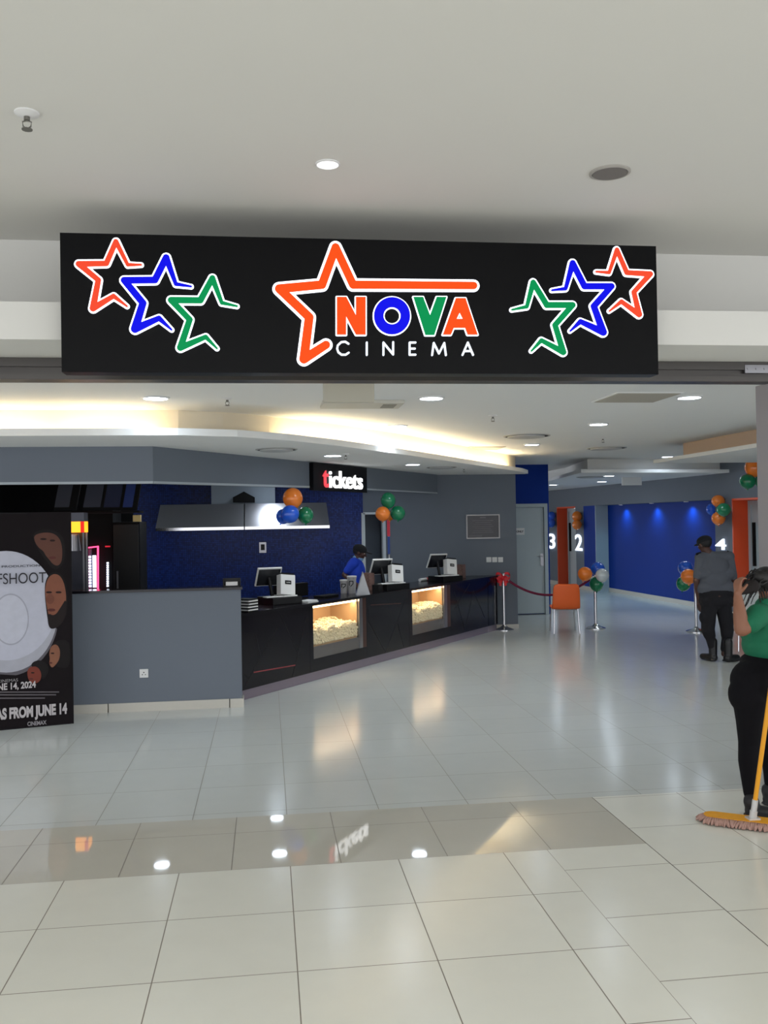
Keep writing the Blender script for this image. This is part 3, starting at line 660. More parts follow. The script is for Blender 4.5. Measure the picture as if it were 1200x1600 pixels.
def bag(px, py, hh, l):
    q = at(px, py); o = thing('popcorn_bag', l, 'bag', q, CROT, 'printed paper bags on the counter')
    b = MB(); b.b2(-.07, .07, -.045, .045, 0, hh); bm = b.bm; bmesh.ops.subdivide_edges(bm, edges=bm.edges[:], cuts=6, use_grid_fill=True)
    for v in bm.verts: v.co += noise.noise_vector(v.co*14)*.012*(v.co.z/hh)
    b.build('bag', mat('printed_bag', (120, 92, 84), .6, var=.8, scale=45), o, smooth=1)
bag(577, 922, .24, 'printed brown paper bag standing between the grey tubs and the middle till'); bag(721, 903, .22, 'printed brown paper bag standing right of the farthest till')
q = at(590, 925); tag(MB().box((q.x, q.y, HT+.05), (.12, .1, .1), rz=CROT, bev=.004).build('card_box', M_black), 'small black box on the counter left of the middle till', 'box')
q = at(482, 941); o = thing('paper_stack', 'small stack of white papers on the counter above the left popcorn case', 'papers', q, CROT)
for i in range(4): MB().box((.01*(i % 2), .005*i, .003+.006*i), (.22, .14, .005), rz=.03*i).build('sheet', mat('paper', (215, 215, 215), .7), o)
q = at(510, 933); tag(MB().box((q.x, q.y, HT+.014), (.34, .16, .026), rz=CROT, bev=.003).build('counter_mat', M_blackm), 'flat black mat on the counter between the papers and the tubs', 'mat')
q = at(662, 908); o = thing('paper_roll', 'white paper roll with red end lying left of the farthest till', 'roll', (q.x, q.y, HT+.025), CROT)
MB().cyl((-.13, 0, 0), (.08, .0, 0), .025).build('roll', M_whitep, o, smooth=1); MB().cyl((.08, 0, 0), (.12, 0, 0), .026).build('end_cap', mat('red_cap', (190, 40, 50), .5), o, smooth=1)
q = at(380, 957); o = thing('magazine_stack', 'stack of black and white booklets at the left end of the counter', 'booklets', (q.x+.03, q.y+.08, HT), CROT)
for i in range(9): MB().box((0, 0, .008+.016*i), (.16, .2, .014), rz=.05*((i*7) % 3-1)).build('booklet', M_whitep if i % 2 else M_black, o)
q = Vector((-.37, 9.66, low_z+.025)); o = thing('countertop_tray', 'small dark tray of pale slips on the end of the low grey wall', 'tray', q)
MB().b2(-.09, .09, -.05, .05, 0, .012).b2(-.09, -.083, -.05, .05, 0, .085).b2(.083, .09, -.05, .05, 0, .085).b2(-.09, .09, .043, .05, 0, .085).build('tray', M_black, o)
MB().b2(-.06, .06, -.03, .03, .013, .05).build('slips', M_whitep, o)

# ================================================================== KITCHEN BEHIND THE COUNTER
YHd = 14.35
def kq(px, py, Y=YHd): return onY(px, py, Y)
a, b, c, d = kq(243, 828), kq(515, 827), kq(249, 786), kq(512, 787)
hd = thing('extractor_hood', 'wide stainless extractor hood on the blue mosaic wall', 'extractor hood', ((a.x+b.x)/2, YHd, (a.z+b.z)/2))
zl, zt_ = (a.z+b.z)/2, (c.z+d.z)/2; xm = onY(381.5, 800, YHd).x
for x0, x1 in ((a.x, xm-.008), (xm+.008, b.x)):
    t = MB(); i0 = .05 if x0 == a.x else 0; i1 = .03 if x1 == b.x else 0
    B = t.bm; v = [B.verts.new(p) for p in ((x0, YHd, zl+.045), (x1, YHd, zl+.045), (x1, YN, zl+.045), (x0, YN, zl+.045), (x0+i0, YHd+.25, zt_), (x1-i1, YHd+.25, zt_), (x1-i1, YN, zt_), (x0+i0, YN, zt_))]
    for f in ((0, 1, 2, 3), (4, 5, 6, 7), (0, 1, 5, 4), (1, 2, 6, 5), (2, 3, 7, 6), (3, 0, 4, 7)): B.faces.new([v[i] for i in f])
    t.build('canopy', mat('hood_steel', (150, 150, 156), .3, metal=.9), hd, world=True)
    MB().b2(x0, x1, YHd-.01, YN, zl, zl+.045).build('lip_band', M_chrome, hd, world=True)
a, b = kq(330, 762, 14.8), kq(430, 785, 14.8)
tag(MB().b2(a.x, b.x, 14.8, YN, b.z-.03, ZS-.002).build('duct_casing', mat('duct_grey', (140, 150, 160), .6)), 'boxed grey duct rising from the extractor hood', 'duct')
P = [kq(364, 785, 14.6), kq(364, 777, 14.6), kq(381, 768, 14.6), kq(398, 777, 14.6), kq(398, 785, 14.6)]
tag(MB().plate([(p.x, p.z) for p in P], -14.78, -14.6, Matrix.Diagonal((1, -1, 1, 1))).build('hood_bracket', M_blackm), 'black gabled bracket on top of the extractor hood', 'bracket')
a, b = kq(405, 864, YN-.03), kq(416, 847, YN-.03)
o = thing('wall_switch_box', 'small steel switch box on the blue mosaic wall under the hood', 'switch', ((a.x+b.x)/2, YN, a.z)); w_ = (b.x-a.x)/2; h_ = b.z-a.z
MB().b2(-w_, w_, -.03, 0, 0, h_, bev=.003).build('box', M_steel, o); MB().b2(-w_*.55, w_*.55, -.038, -.031, h_*.25, h_*.8).build('switch', M_black, o)
# doorway right of the mosaic
a, b = onY(565, 804, YN-.03), onY(570, 900, YN-.03)
t = MB().b2(xd0-.03, xd0+.03, YN-.02, YN+.17, 0, zd+.03).b2(xd1-.03, xd1+.02, YN-.02, YN+.17, 0, zd+.03).b2(xd0, xd1, YN-.02, YN+.17, zd, zd+.04)
d5 = tag(t.build('door_4', mat('bright_frame', (200, 208, 212), .5)), kind='structure')
MB().box(((xd0+xd1)/2-.02, YN+.45, zd/2), ((xd1-xd0)*1.15, .04, zd-.03), rz=.5).build('door_leaf', M_grey, d5, world=True)
fl = thing('feather_banner', 'narrow red and blue banner on a pale pole beside the kitchen doorway', 'banner', onY(607, 905, 15.2))
a = onY(607, 803, 15.2); b = onY(607, 880, 15.2)
MB().cyl((a.x, 15.2, .0), (a.x, 15.2, a.z), .012).build('pole', M_whitep, fl, world=True)
p, q = onY(604.5, 812, 15.18), onY(609.5, 838, 15.18)
MB().b2(p.x, q.x, 15.17, 15.185, q.z, p.z).build('red_cloth', mat('banner_red', (200, 40, 60), .6), fl, world=True)
p, q = onY(605.5, 838.5, 15.18), onY(609.5, 866, 15.18)
MB().b2(p.x, q.x, 15.17, 15.185, q.z, p.z).build('blue_cloth', mat('banner_blue', (40, 70, 140), .6), fl, world=True)
MB().cyl((a.x, 15.2, 0), (a.x, 15.2, .02), .1).build('base', M_black, fl, world=True)
# menu boards hanging at the left
YM = 11.6
for i, (x0, x1, c_) in enumerate(((84, 107, (62, 66, 76)), (129, 156, (58, 62, 74)), (161, 186, (36, 42, 66)), (191, 206, (38, 56, 112)))):
    a, b = onY(x0, 794, YM), onY(x1, 794, YM); w_ = (b.x-a.x)/2
    o = thing('menu_screen', ['unlit grey menu screen hanging above the poster, leftmost of four', 'unlit grey menu screen hanging second from the left', 'dark bluish menu screen hanging third from the left', 'narrow blue-tinted menu screen hanging nearest the mosaic wall'][i], 'screen', ((a.x+b.x)/2, YM, a.z), 0, 'menu screens')
    T = Matrix(((1, 0, .14, 0), (0, 1, .25, 0), (0, 0, 1, 0), (0, 0, 0, 1)))
    MB().box((w_*.45, .07, .24), (2*w_*1.5, .06, .54), M=T).build('housing', M_blackm, o)
    MB().box((0, .03, .26), (2*w_, .02, .5), M=T).build('screen', mat('menu_screen_%d' % i, c_, .25), o)
a, b = onY(25, 799, YM-.1), onY(216, 797, YM-.1)
tag(MB().b2(a.x, b.x, YM-.02, YM+.4, b.z-.03, b.z-.005).build('menu_rail', M_blackm), 'long black rail under the hanging menu screens', 'rail')
# cabinets behind the low wall
YK = 12.2
def kb(x0, x1, y0, Y=YK, dep=.6, zb_=0):
    a = onY(x0, y0, Y); b = onY(x1, y0, Y); return a.x, b.x, a.z
x0, x1, z1 = kb(176, 218, 816)
o = thing('black_refrigerator', 'tall matte black refrigerator beside the mosaic wall', 'refrigerator', ((x0+x1)/2, YK, 0)); w_ = (x1-x0)/2
MB().b2(-w_, w_, 0, .7, 0, z1, bev=.01).build('body', M_blackm, o); MB().b2(-w_+.01, w_-.01, -.03, -.002, .1, z1-.03, bev=.005).build('door', M_black, o)
MB().b2(-w_+.05, -w_+.07, -.06, -.035, .8, 1.3).build('handle', M_steel, o)
p = onY(212, 811, YK); tag(MB().b2(p.x-.05, p.x+.05, YK+.1, YK+.18, z1+.001, z1+.09, bev=.004).build('brass_box', mat('brass_label', (200, 180, 120), .4, metal=.5)), 'small yellowish metal box on top of the black refrigerator', 'box')
x0, x1, z1 = kb(136, 175, 797)
o = thing('drinks_cooler', 'tall black drinks cooler with a pink-edged lit glass door', 'refrigerator', ((x0+x1)/2, YK, 0)); w_ = (x1-x0)/2
MB().b2(-w_, w_, .05, .75, 0, z1, bev=.01).build('body', M_blackm, o)
def lx(px, py): v = onY(px, py, YK-.02); return v.x-(x0+x1)/2, v.z
pz = [lx(136, 856), lx(153, 854), lx(153, 921), lx(150, 925), lx(138, 925), lx(136, 921)]
MBm = Matrix.Diagonal((1, -1, 1, 1))
E_pink = mat('neon_pink', (255, 70, 120), .5, emit=2.6); E_cold = mat('cooler_white', (225, 235, 255), .5, emit=2.4)
MB().stroke(pz+[pz[0]], .018, .0, .03, MBm, n=6).build('neon_frame', E_pink, o)
l0, l1 = lx(144, 868), lx(150, 918); MB().b2(l0[0], l1[0], .0, .02, l1[1], l0[1]).build('lit_shelf_edge', E_cold, o)
t = MB()
for i in range(11): zz = l1[1]+(l0[1]-l1[1])*(i+.5)/11; t.b2(l0[0]-.05, l0[0]-.02, 0, .02, zz-.012, zz+.012)
t.build('lit_bottle_row', E_cold, o)
l0, l1 = lx(137, 858), lx(143, 920); MB().b2(l0[0], l1[0], .02, .049, l1[1], l0[1]).build('glass_door', mat('cooler_interior', (70, 78, 96), .3), o)
l0, l1 = lx(163, 853), lx(171, 855); MB().b2(l0[0], l1[0], .03, .05, l1[1], l0[1]).build('red_bar', mat('neon_red', (200, 30, 50), .5, emit=.8), o)
t = MB(); 
for i in range(11): 
    c_ = lx(167, 880+i*3.6); t.b2(c_[0]-.01, c_[0]+.012, .02, .05, c_[1]-.010, c_[1]+.010)
t.build('indicator_light', E_cold, o)
x0, x1, z1 = kb(100, 135, 800, 11.2)
x0 = onY(98, 800, 11.2).x; x1 = onY(131, 800, 11.2).x
o = thing('popcorn_machine', 'grey popcorn machine with a glowing red and yellow header behind the poster', 'popcorn machine', ((x0+x1)/2, 11.2, 0)); w_ = (x1-x0)/2
def ly(px, py): v = onY(px, py, 11.2); return v.x-(x0+x1)/2, v.z
zt1 = ly(120, 832)[1]; zt0 = ly(120, 815)[1]
MB().b2(-w_, w_, 0, .24, 0, .95, bev=.01).build('base', M_blackm, o)
for q_ in (-w_, w_-.02):
    for r_ in (0, .2): MB().b2(q_, q_+.02, r_, r_+.02, .95, zt1).build('post', M_steel, o)
MB().b2(-w_, w_, .225, .24, .95, zt1).build('back_panel', mat('machine_back', (60, 62, 76), .4), o)
MB().b2(-w_+.02, w_-.02, .005, .01, .95, zt1).build('glass', GLASS, o)
MB().b2(-w_, w_, 0, .24, zt1, zt0).build('header', mat('header_glow', (255, 200, 60), .5, emit=2.2, ecol=(255, 150, 30)), o)
MB().b2(w_-.04, w_+.002, -.004, 0, zt1, zt0).build('header_edge', mat('header_red', (230, 30, 20), .5, emit=1.3), o)
MB().b2(-w_, w_, 0, .24, zt0, ly(120, 801)[1]).build('cap', mat('cap_grey', (110, 112, 124), .5), o)
MB().cyl((-.02, .12, zt1-.02), (-.02, .12, zt1-.22), .06, .08).build('kettle', M_steel, o)

# ================================================================== WALL FITTINGS
def socket(px, py, Y, wpx, l, group=None, sw=False):
    v = onY(px, py, Y); w_ = .043
    o = thing('wall_switch' if sw else 'wall_socket', l, 'switch' if sw else 'socket', (v.x, Y, v.z-w_), 0, group)
    MB().b2(-w_, w_, -.01, 0, 0, 2*w_, bev=.003).build('plate', M_whitep, o)
    if sw:
        for i in range(2): MB().b2(-.025+.026*i, -.001+.026*i, -.014, -.0105, .02, .065, bev=.001).build('rocker', M_white, o)
    else:
        MB().cyl((0, -.0105, w_+.01), (0, -.012, w_+.01), .006).cyl((-.015, -.0105, w_-.012), (-.015, -.012, w_-.012), .005).cyl((.015, -.0105, w_-.012), (.015, -.012, w_-.012), .005).build('hole', M_black, o)
        MB().b2(.015, .03, -.014, -.0105, .055, .075).build('rocker', M_white, o)
socket(225, 1052, 9.55, 14, 'white power socket low on the grey half-height wall')
for px, l in ((763.7, 'white double switch on the grey wall, left of the row of three'), (772.8, 'white double switch on the grey wall, middle of the row of three'), (782, 'white double switch on the grey wall, right of the row of three')):
    socket(px, 874.5, YN, 8, l, 'wall switches beside the counter', True)
a, b = onY(728.5, 842, YN), onY(780, 803.5, YN); w_ = (b.x-a.x)/2; h_ = b.z-a.z
o = thing('framed_notice', 'black framed notice with faint pale writing on the grey wall', 'notice', ((a.x+b.x)/2, YN, a.z))
MB().b2(-w_, w_, -.03, 0, 0, .018).b2(-w_, w_, -.03, 0, h_-.018, h_).b2(-w_, -w_+.018, -.03, 0, .018, h_-.018).b2(w_-.018, w_, -.03, 0, .018, h_-.018).build('frame', mat('pale_frame', (205, 200, 200), .4), o)
pn = MB().b2(-w_+.018, w_-.018, -.015, 0, .018, h_-.018).build('panel', mat('notice_black', (38, 36, 42), .3), o)
t = MB(); t.b2(-.05, .05, -.017, -.0152, h_-.06, h_-.045)
for i in range(7): L_ = w_*.62*(1-.25*((i*5) % 3)/2); t.b2(-L_, L_, -.0165, -.0152, h_-.11-i*.033, h_-.104-i*.033)
t.b2(-w_+.04, -.02, -.0165, -.0152, .04, .05)
t.build('writing', mat('notice_writing', (120, 116, 120), .6), pn)

# ================================================================== POSTER STAND
PP = onz(115.5, 1130.5); PL = onz(0, 1141.5); PUv = Vector((PP.x-PL.x, PP.y-PL.y)).normalized(); PNv = Vector((PUv.y, -PUv.x))
PO = Vector((PP.x, PP.y))-PUv*1.12
PX = Matrix.Translation((PO.x, PO.y, 0)) @ Matrix(((PUv.x, PNv.x, 0, 0), (PUv.y, PNv.y, 0, 0), (0, 0, 1, 0), (0, 0, 0, 1)))
def pq(zx, zy):
    return online(zx/4.209, 780+zy/4.209, PO, PUv)
po = thing('poster_stand', 'tall black film poster stand with faces around a pale disc, standing at the left', 'poster stand', (PO.x+PUv.x*.56, PO.y+PUv.y*.56, 0), math.atan2(PUv.y, PUv.x))
ztop_p = pq(485, 84)[1]
MB().prism([(0, -.05), (1.12, -.05), (1.12, 0), (0, 0)], 0.0, ztop_p, PX).build('stand', mat('poster_edge', (18, 16, 20), .6, spec=.2), po, world=True)
layer = [0]
def pp(pts, name, m, parent, dz=None):
    layer[0] += 1; y = .001+layer[0]*.0006
    return MB().plate([p for p in pts], y-.0005, y, PX).build(name, m, parent, world=True)
def cl(P): return [(max(.012, min(1.108, a)), b) for a, b in P]
sheet = pp([(0.01, .01), (1.11, .01), (1.11, ztop_p-.01), (.01, ztop_p-.01)], 'printed_sheet', mat('poster_black', (22, 16, 19), .7, spec=.15, var=.2, scale=3), po)
def zr(cx, cy, rx, ry, n=56, a0=0, a1=2*PI): return cl([pq(cx+rx*math.cos(a0+(a1-a0)*i/n), cy+ry*math.sin(a0+(a1-a0)*i/n)) for i in range(n)])
def gm(n, c): return mat('print_'+n, c, .6, var=.10, scale=14, spec=.2)
pp(zr(40, 760, 345, 405), 'disc', gm('ring_dark', (96, 92, 98)), sheet)
pp(zr(40, 745, 338, 395), 'disc', gm('ring_pale', (168, 168, 178)), sheet)
pp(zr(40, 700, 330, 360), 'disc', gm('disc', (184, 185, 198)), sheet)
pp(zr(70, 790, 120, 170), 'disc', gm('hub_line', (160, 160, 172)), sheet)
pp(zr(70, 790, 112, 160), 'disc', gm('disc2', (188, 189, 201)), sheet)
# dark right margin over the disc
pp(cl([pq(*p) for p in ((180, 88), (476, 84), (476, 1460), (-20, 1500), (-20, 1150), (150, 1160), (250, 1080), (330, 1000), (395, 930), (390, 870), (330, 800), (300, 640), (330, 500), (345, 465), (300, 400), (235, 330), (200, 250))]), 'dark_border', mat('poster_black', (22, 16, 19), .7, spec=.15), sheet)
def ch(P, n=2):
    for _ in range(n):
        Q = []
        for i in range(len(P)):
            a, b = P[i], P[(i+1) % len(P)]
            Q += [(a[0]*.75+b[0]*.25, a[1]*.75+b[1]*.25), (a[0]*.25+b[0]*.75, a[1]*.25+b[1]*.75)]
        P = Q
    return P
def face(skin, hair, beard=None, nm='portrait', eye=None, lips=None):
    f = pp(cl([pq(*p) for p in ch(hair)]), nm, gm('hair', (22, 17, 18)), sheet)
    pp(cl([pq(*p) for p in ch(skin[1])]), 'face', gm('skin_%d' % skin[0][0], skin[0]), f)
    if beard: pp(cl([pq(*p) for p in ch(beard)]), 'beard', gm('beard', (30, 22, 22)), f)
    for e in (eye or []): pp(zr(e[0], e[1], e[2], e[3], 16), 'eye', gm('eye', (40, 24, 22)), f)
    for e in (lips or []): pp(zr(e[0], e[1], e[2], e[3], 16), 'lips', gm('lips', (88, 46, 42)), f)
face(((96, 62, 52), [(222, 235), (300, 215), (370, 230), (408, 290), (410, 400), (385, 440), (350, 430), (322, 395), (300, 370), (285, 340), (255, 320), (228, 280)]),
     [(210, 220), (300, 195), (390, 215), (430, 280), (425, 420), (370, 470), (325, 440), (230, 300)], eye=[(285, 262, 22, 7), (345, 272, 18, 7)], lips=[(345, 385, 24, 9)])
face(((128, 80, 62), [(295, 590), (312, 520), (350, 488), (395, 500), (425, 560), (438, 660), (420, 760), (380, 800), (325, 790), (306, 700), (300, 650)]),
     [(290, 585), (310, 505), (352, 475), (405, 490), (440, 560), (445, 690), (430, 800), (325, 850), (308, 760)],
     beard=[(312, 745), (360, 770), (405, 700), (436, 650), (436, 760), (400, 830), (340, 858), (316, 830)], eye=[(322, 612, 20, 7), (385, 612, 20, 7)], lips=[(338, 728, 26, 10)])
pp(zr(330, 655, 26, 34, 16), 'nose', gm('nose', (112, 68, 54)), sheet)
face(((132, 88, 68), [(322, 1010), (335, 965), (370, 950), (395, 985), (392, 1050), (365, 1090), (340, 1110), (322, 1080), (328, 1050)]),
     [(330, 970), (370, 930), (430, 920), (465, 960), (462, 1110), (380, 1110), (345, 1060)], eye=[(345, 1012, 12, 5)], lips=[(333, 1075, 11, 6)])
face(((118, 56, 44), [(178, 1120), (205, 1098), (250, 1100), (275, 1150), (262, 1200), (215, 1215), (182, 1180)]),
     [(200, 1100), (215, 1068), (260, 1055), (305, 1075), (325, 1120), (300, 1170), (275, 1190), (262, 1110)], eye=[(215, 1140, 12, 5)], lips=[(205, 1180, 14, 6)])
def ptext(txt, x0, x1, y0, y1, m, bold=.02, nm='lettering', shear=0, sx=0):
    layer[0] += 1; b = pq(x1, y0); a = (pq(x0, y1)[0], pq(x1, y1)[1])
    add_text(mb := MB(), txt, a[0], b[0], a[1], b[1], .0012+layer[0]*.0006, PX, bold, .0006); return mb.build(nm, m, sheet, world=True)
# the sheet runs on past the frame, so long lines start outside it
Mdk = gm('title_dark', (52, 50, 56)); Mlt = gm('lettering_pale', (188, 182, 184))
ptext('OFFSHOOT', -130, 302, 478, 548, Mdk, .0)
ptext('A FILM PRODUCTION', -120, 262, 428, 442, Mdk, .01)
ptext('IN CINEMAS', -60, 118, 1176, 1196, gm('pale2', (150, 145, 148)), .0)
ptext('JUNE 14, 2024', -70, 235, 1192, 1250, Mlt, .03)
t = MB()
for i, (x0, x1, y) in enumerate(((-200, 388, 1262), (-200, 368, 1280), (-200, 295, 1302))):
    a = pq(x0, y+9); b = pq(x1, y); t.plate(cl([(a[0], a[1]-.001), (b[0], b[1]-.012), (b[0], b[1]), (a[0], a[1]+.012)]), .0165, .0170, PX)
t.build('credit_lines', gm('credit', (96, 90, 94)), sheet, world=True)
ptext('CINEMAS FROM JUNE 14', -210, 440, 1335, 1430, Mlt, .05)
ptext('CINEMAX', 180, 305, 1450, 1478, gm('pale3', (150, 146, 150)), .03)

# ================================================================== STANCHIONS, ROPE, BALLOONS, BOW
def stanchion(p, l):
    t = thing('queue_post', l, 'queue post', p, 0, 'chrome queue posts')
    MB().lathe([(.165, 0), (.165, .012), (.14, .022), (.07, .045), (.035, .07), (.026, .085)], n=40).build('base', M_chrome, t, smooth=1)
    MB().cyl((0, 0, .08), (0, 0, .93), .024, n=24).build('pole', M_chrome, t, smooth=1)
    MB().lathe([(.024, .925), (.034, .93), (.034, .95), (.026, .96), (.001, .965)], n=28).build('cap', M_chrome, t, smooth=1)
    return t
sp0 = stanchion(onz(788, 984), 'chrome queue post with a red bow at the end of the black counter')
sp1p, sp2p = onz(931, 982), onz(1088, 987)
dup(sp0, sp1p, label='chrome queue post with orange, blue, white and green balloons, middle of the floor')
dup(sp0, sp2p, label='chrome queue post beside the guard, with blue, orange and green balloons')
A = Vector(sp0.location)+Vector((.03, 0, .88)); B = Vector(sp1p)+Vector((-.03, 0, .88))
rp = thing('queue_rope', 'dark red velvet rope sagging between two chrome queue posts', 'rope', (A+B)/2-Vector((0, 0, .3)))
pts = [A.lerp(B, i/24)-Vector((0, 0, .30*(1-(2*i/24-1)**2))) for i in range(25)]
MB().tube(pts[1:-1], .02, 12).build('cord', mat('velvet_red', (122, 24, 60), .8), rp, world=True, smooth=1)
MB().tube(pts[:3], .014, 10).build('hook', M_chrome, rp, world=True, smooth=1); MB().tube(pts[-3:], .014, 10).build('hook', M_chrome, rp, world=True, smooth=1)
bw = thing('ribbon_bow', 'red ribbon bow tied to the queue post beside the counter', 'bow', Vector(sp0.location)+Vector((-.02, -.04, .80)))
M_bow = mat('bow_red', (214, 26, 40), .5)
for s_ in (-1, 1):
    for k_, (tw_, ln) in enumerate(((.35, .13), (-.5, .11))):
        n = 18; b = MB(); R1 = []
        for i in range(n+1):
            an = PI*2*i/n; r_ = ln*math.sin(an/2)
            R1.append([b.bm.verts.new(Vector((s_*r_*math.cos((an-PI)*.33+tw_), -.03*math.sin(an), .09+r_*math.sin((an-PI)*.33+tw_)+w2))) for w2 in (-.022, .022)])
        for u_, v_ in zip(R1, R1[1:]): b.bm.faces.new([u_[0], u_[1], v_[1], v_[0]])
        b.build('loop', M_bow, bw, smooth='all')
    b = MB(); b.prism([(0, .08), (s_*.03, .08), (s_*.07, -.04), (s_*.03, -.05)], -.004, .004, Matrix(((1, 0, 0, 0), (0, 0, 1, 0), (0, 1, 0, 0), (0, 0, 0, 1)))); b.build('tail', M_bow, bw)
MB().ell((0, -.01, .09), (.022, .02, .024), sub=2).build('knot', M_bow, bw, smooth='all')
BC = {'orange': (246, 132, 40), 'green': (16, 128, 82), 'blue': (30, 92, 214), 'white': (206, 216, 220)}
def balloon(px, py, Y, rpx, c, l, elong=1.1, tilt=(0, 0), grp=None, sy=1):
    if 1105 < px < 1140: Y = P2(online(px, 850, PA, PU)[0])[1]*(Y/17.15)
    v = onY(px, py, Y)
    r = rpx*(v-Vector((0, 0, CAM_H))).length/FPX
    t = thing('balloon', l, 'balloon', v, 0, grp)
    q = Matrix.Rotation(tilt[0], 4, 'X') @ Matrix.Rotation(tilt[1], 4, 'Y')
    prof = []
    for i in range(25):
        a_ = PI*i/24; z_ = -math.cos(a_); rr = math.sin(a_)*(1-.10*max(0, -z_)**1.5)
        prof.append((r*rr, r*elong*z_))
    m = mat('balloon_'+c, BC[c], .25, coat=.5)
    MB().lathe(prof, n=32, M=q).build('bulb', m, t, smooth='all')
    MB().lathe([(.001, 0), (.006, -.002), (.012, -.018), (.010, -.020)], (q @ Vector((0, 0, -r*elong+.003))), n=12, M=q).build('knot', m, t)
for args in (
    (457.5, 779, 11.35, 15.5, 'orange', 'orange balloon on top of the cluster left of the tickets sign', 1.08, (0, 0), 'balloons left of the tickets sign'),
    (443, 807, 11.45, 12, 'blue', 'blue balloon at the far left of the cluster left of the tickets sign', 1.0, (0, .4), 'balloons left of the tickets sign'),
    (453, 803.5, 11.2, 14, 'blue', 'blue balloon overlapping another blue one, below the orange balloon', 1.05, (0, .8), 'balloons left of the tickets sign'),
    (477.5, 805, 11.4, 12.5, 'green', 'green balloon at the right of the cluster left of the tickets sign', 1.08, (0, 0), 'balloons left of the tickets sign'),
    (606.5, 782, 13.2, 11.8, 'green', 'green balloon on top of the cluster right of the tickets sign', 1.1, (0, 0), 'balloons right of the tickets sign'),
    (598, 803, 13.1, 11.6, 'orange', 'orange balloon at the left of the cluster right of the tickets sign', 1.0, (0, 0), 'balloons right of the tickets sign'),
    (609, 806, 13.45, 7, 'orange', 'small orange balloon mostly hidden in the cluster right of the tickets sign', 1.1, (0, 0), 'balloons right of the tickets sign'),
    (621.5, 802, 13.25, 12, 'green', 'green balloon at the right of the cluster right of the tickets sign', 1.0, (0, 0), 'balloons right of the tickets sign'),
    (914, 897, 14.6, 11, 'orange', 'orange balloon at the left of the middle queue post', 1.0, (0, .3), 'balloons on the middle queue post'),
    (934, 889, 14.85, 10.5, 'blue', 'blue balloon above the middle queue post', 1.0, (0, 0), 'balloons on the middle queue post'),
    (941, 899, 14.55, 10.3, 'white', 'white balloon at the right of the middle queue post', 1.0, (0, 0), 'balloons on the middle queue post'),
    (932, 913, 14.9, 10.5, 'green', 'green balloon hanging behind the middle queue post', 1.1, (0, 0), 'balloons on the middle queue post'),
    (1071, 888, 14.1, 11, 'blue', 'blue balloon on top at the queue post beside the guard', 1.0, (0, 0), 'balloons on the queue post by the guard'),
    (1076, 901, 13.8, 11.5, 'orange', 'orange balloon at the queue post beside the guard', 1.0, (0, 0), 'balloons on the queue post by the guard'),
    (1068, 912, 14.15, 10.5, 'green', 'green balloon lowest at the queue post beside the guard', 1.1, (0, .2), 'balloons on the queue post by the guard'),
    (1122, 783, 16.9, 9.5, 'orange', 'orange balloon at the top of the wall cluster above the numeral 4', .95, (0, 0), 'balloons above the numeral 4'),
    (1131, 796.5, 16.75, 10.5, 'green', 'green balloon in the wall cluster above the numeral 4', .95, (0, 0), 'balloons above the numeral 4'),
    (1112, 796, 17.1, 8, 'blue', 'blue balloon at the left of the wall cluster above the numeral 4', 1.05, (0, 0), 'balloons above the numeral 4'),
    (1122.5, 810, 16.85, 10, 'orange', 'orange balloon at the bottom of the wall cluster above the numeral 4', 1.0, (0, 0), 'balloons above the numeral 4'),
    (1177, 731, 13.6, 12, 'orange', 'orange balloon on top of the cluster near the ceiling at the right edge', 1.18, (0, 0), 'balloons near the ceiling at the right'),
    (1168, 752.5, 13.6, 11.5, 'green', 'green balloon at the left of the cluster near the ceiling at the right edge', .98, (0, 0), 'balloons near the ceiling at the right'),
    (1191, 752, 13.7, 11, 'green', 'green balloon half hidden by the jamb, near the ceiling at the right edge', 1.0, (0, 0), 'balloons near the ceiling at the right'),
    (901.5, 807, 23.3, 7.5, 'orange', 'orange balloon, upper of two above the numeral 2', 1.1, (0, 0), 'balloons above the numeral 2'),
    (901.5, 820, 23.2, 7.5, 'orange', 'orange balloon, lower of two above the numeral 2', 1.0, (0, 0), 'balloons above the numeral 2'),
    (862, 806, 25.2, 6, 'blue', 'blue balloon, upper of two above the numeral 3', 1.1, (0, 0), 'balloons above the numeral 3'),
    (861.5, 817, 25.2, 6, 'blue', 'blue balloon, lower of two above the numeral 3', 1.2, (0, 0), 'balloons above the numeral 3')):
    balloon(*args)

# ================================================================== CHAIRS
def cafe_chair(p, rz, m, label):
    t = thing('cafe_chair', label, 'chair', p, rz, None)
    prof = [(.22, .43), (.19, .42), (0, .40), (-.15, .395), (-.2, .40), (-.228, .48), (-.245, .65), (-.26, .82)]  # y,z from front to back top
    b = MB(); rows = []
    for i, (y, z) in enumerate(prof):
        w = [.20, .225, .235, .235, .235, .232, .225, .215][i]; rows.append([(x*w, y+(.035*x*x if i > 3 else 0), z+(.012*x*x if i < 4 else 0)) for x in (-1, -.6, 0, .6, 1)])
    top = [[b.bm.verts.new(v) for v in r] for r in rows]
    for r, q in zip(top, top[1:]):
        for k in range(4): b.bm.faces.new([r[k], r[k+1], q[k+1], q[k]])
    o = b.build('seat_shell', m, t, smooth='all')
    s_ = o.modifiers.new('thickness', 'SOLIDIFY'); s_.thickness = .014; s_.offset = 0
    s_ = o.modifiers.new('rounding', 'SUBSURF'); s_.levels = 1; s_.render_levels = 1
    for sx in (-1, 1):
        for sy in (-1, 1):
            MB().tube([(sx*.19, sy*.16-.01, .395), (sx*.21, sy*.20-.01, 0)], .0125, 12).build('leg', M_chrome, t, smooth=1)
    MB().tube([(-.19, -.17, .385), (.19, -.17, .385)], .01, 8).tube([(-.19, .15, .385), (.19, .15, .385)], .01, 8).build('under_frame', M_chrome, t, smooth=1)
    return t
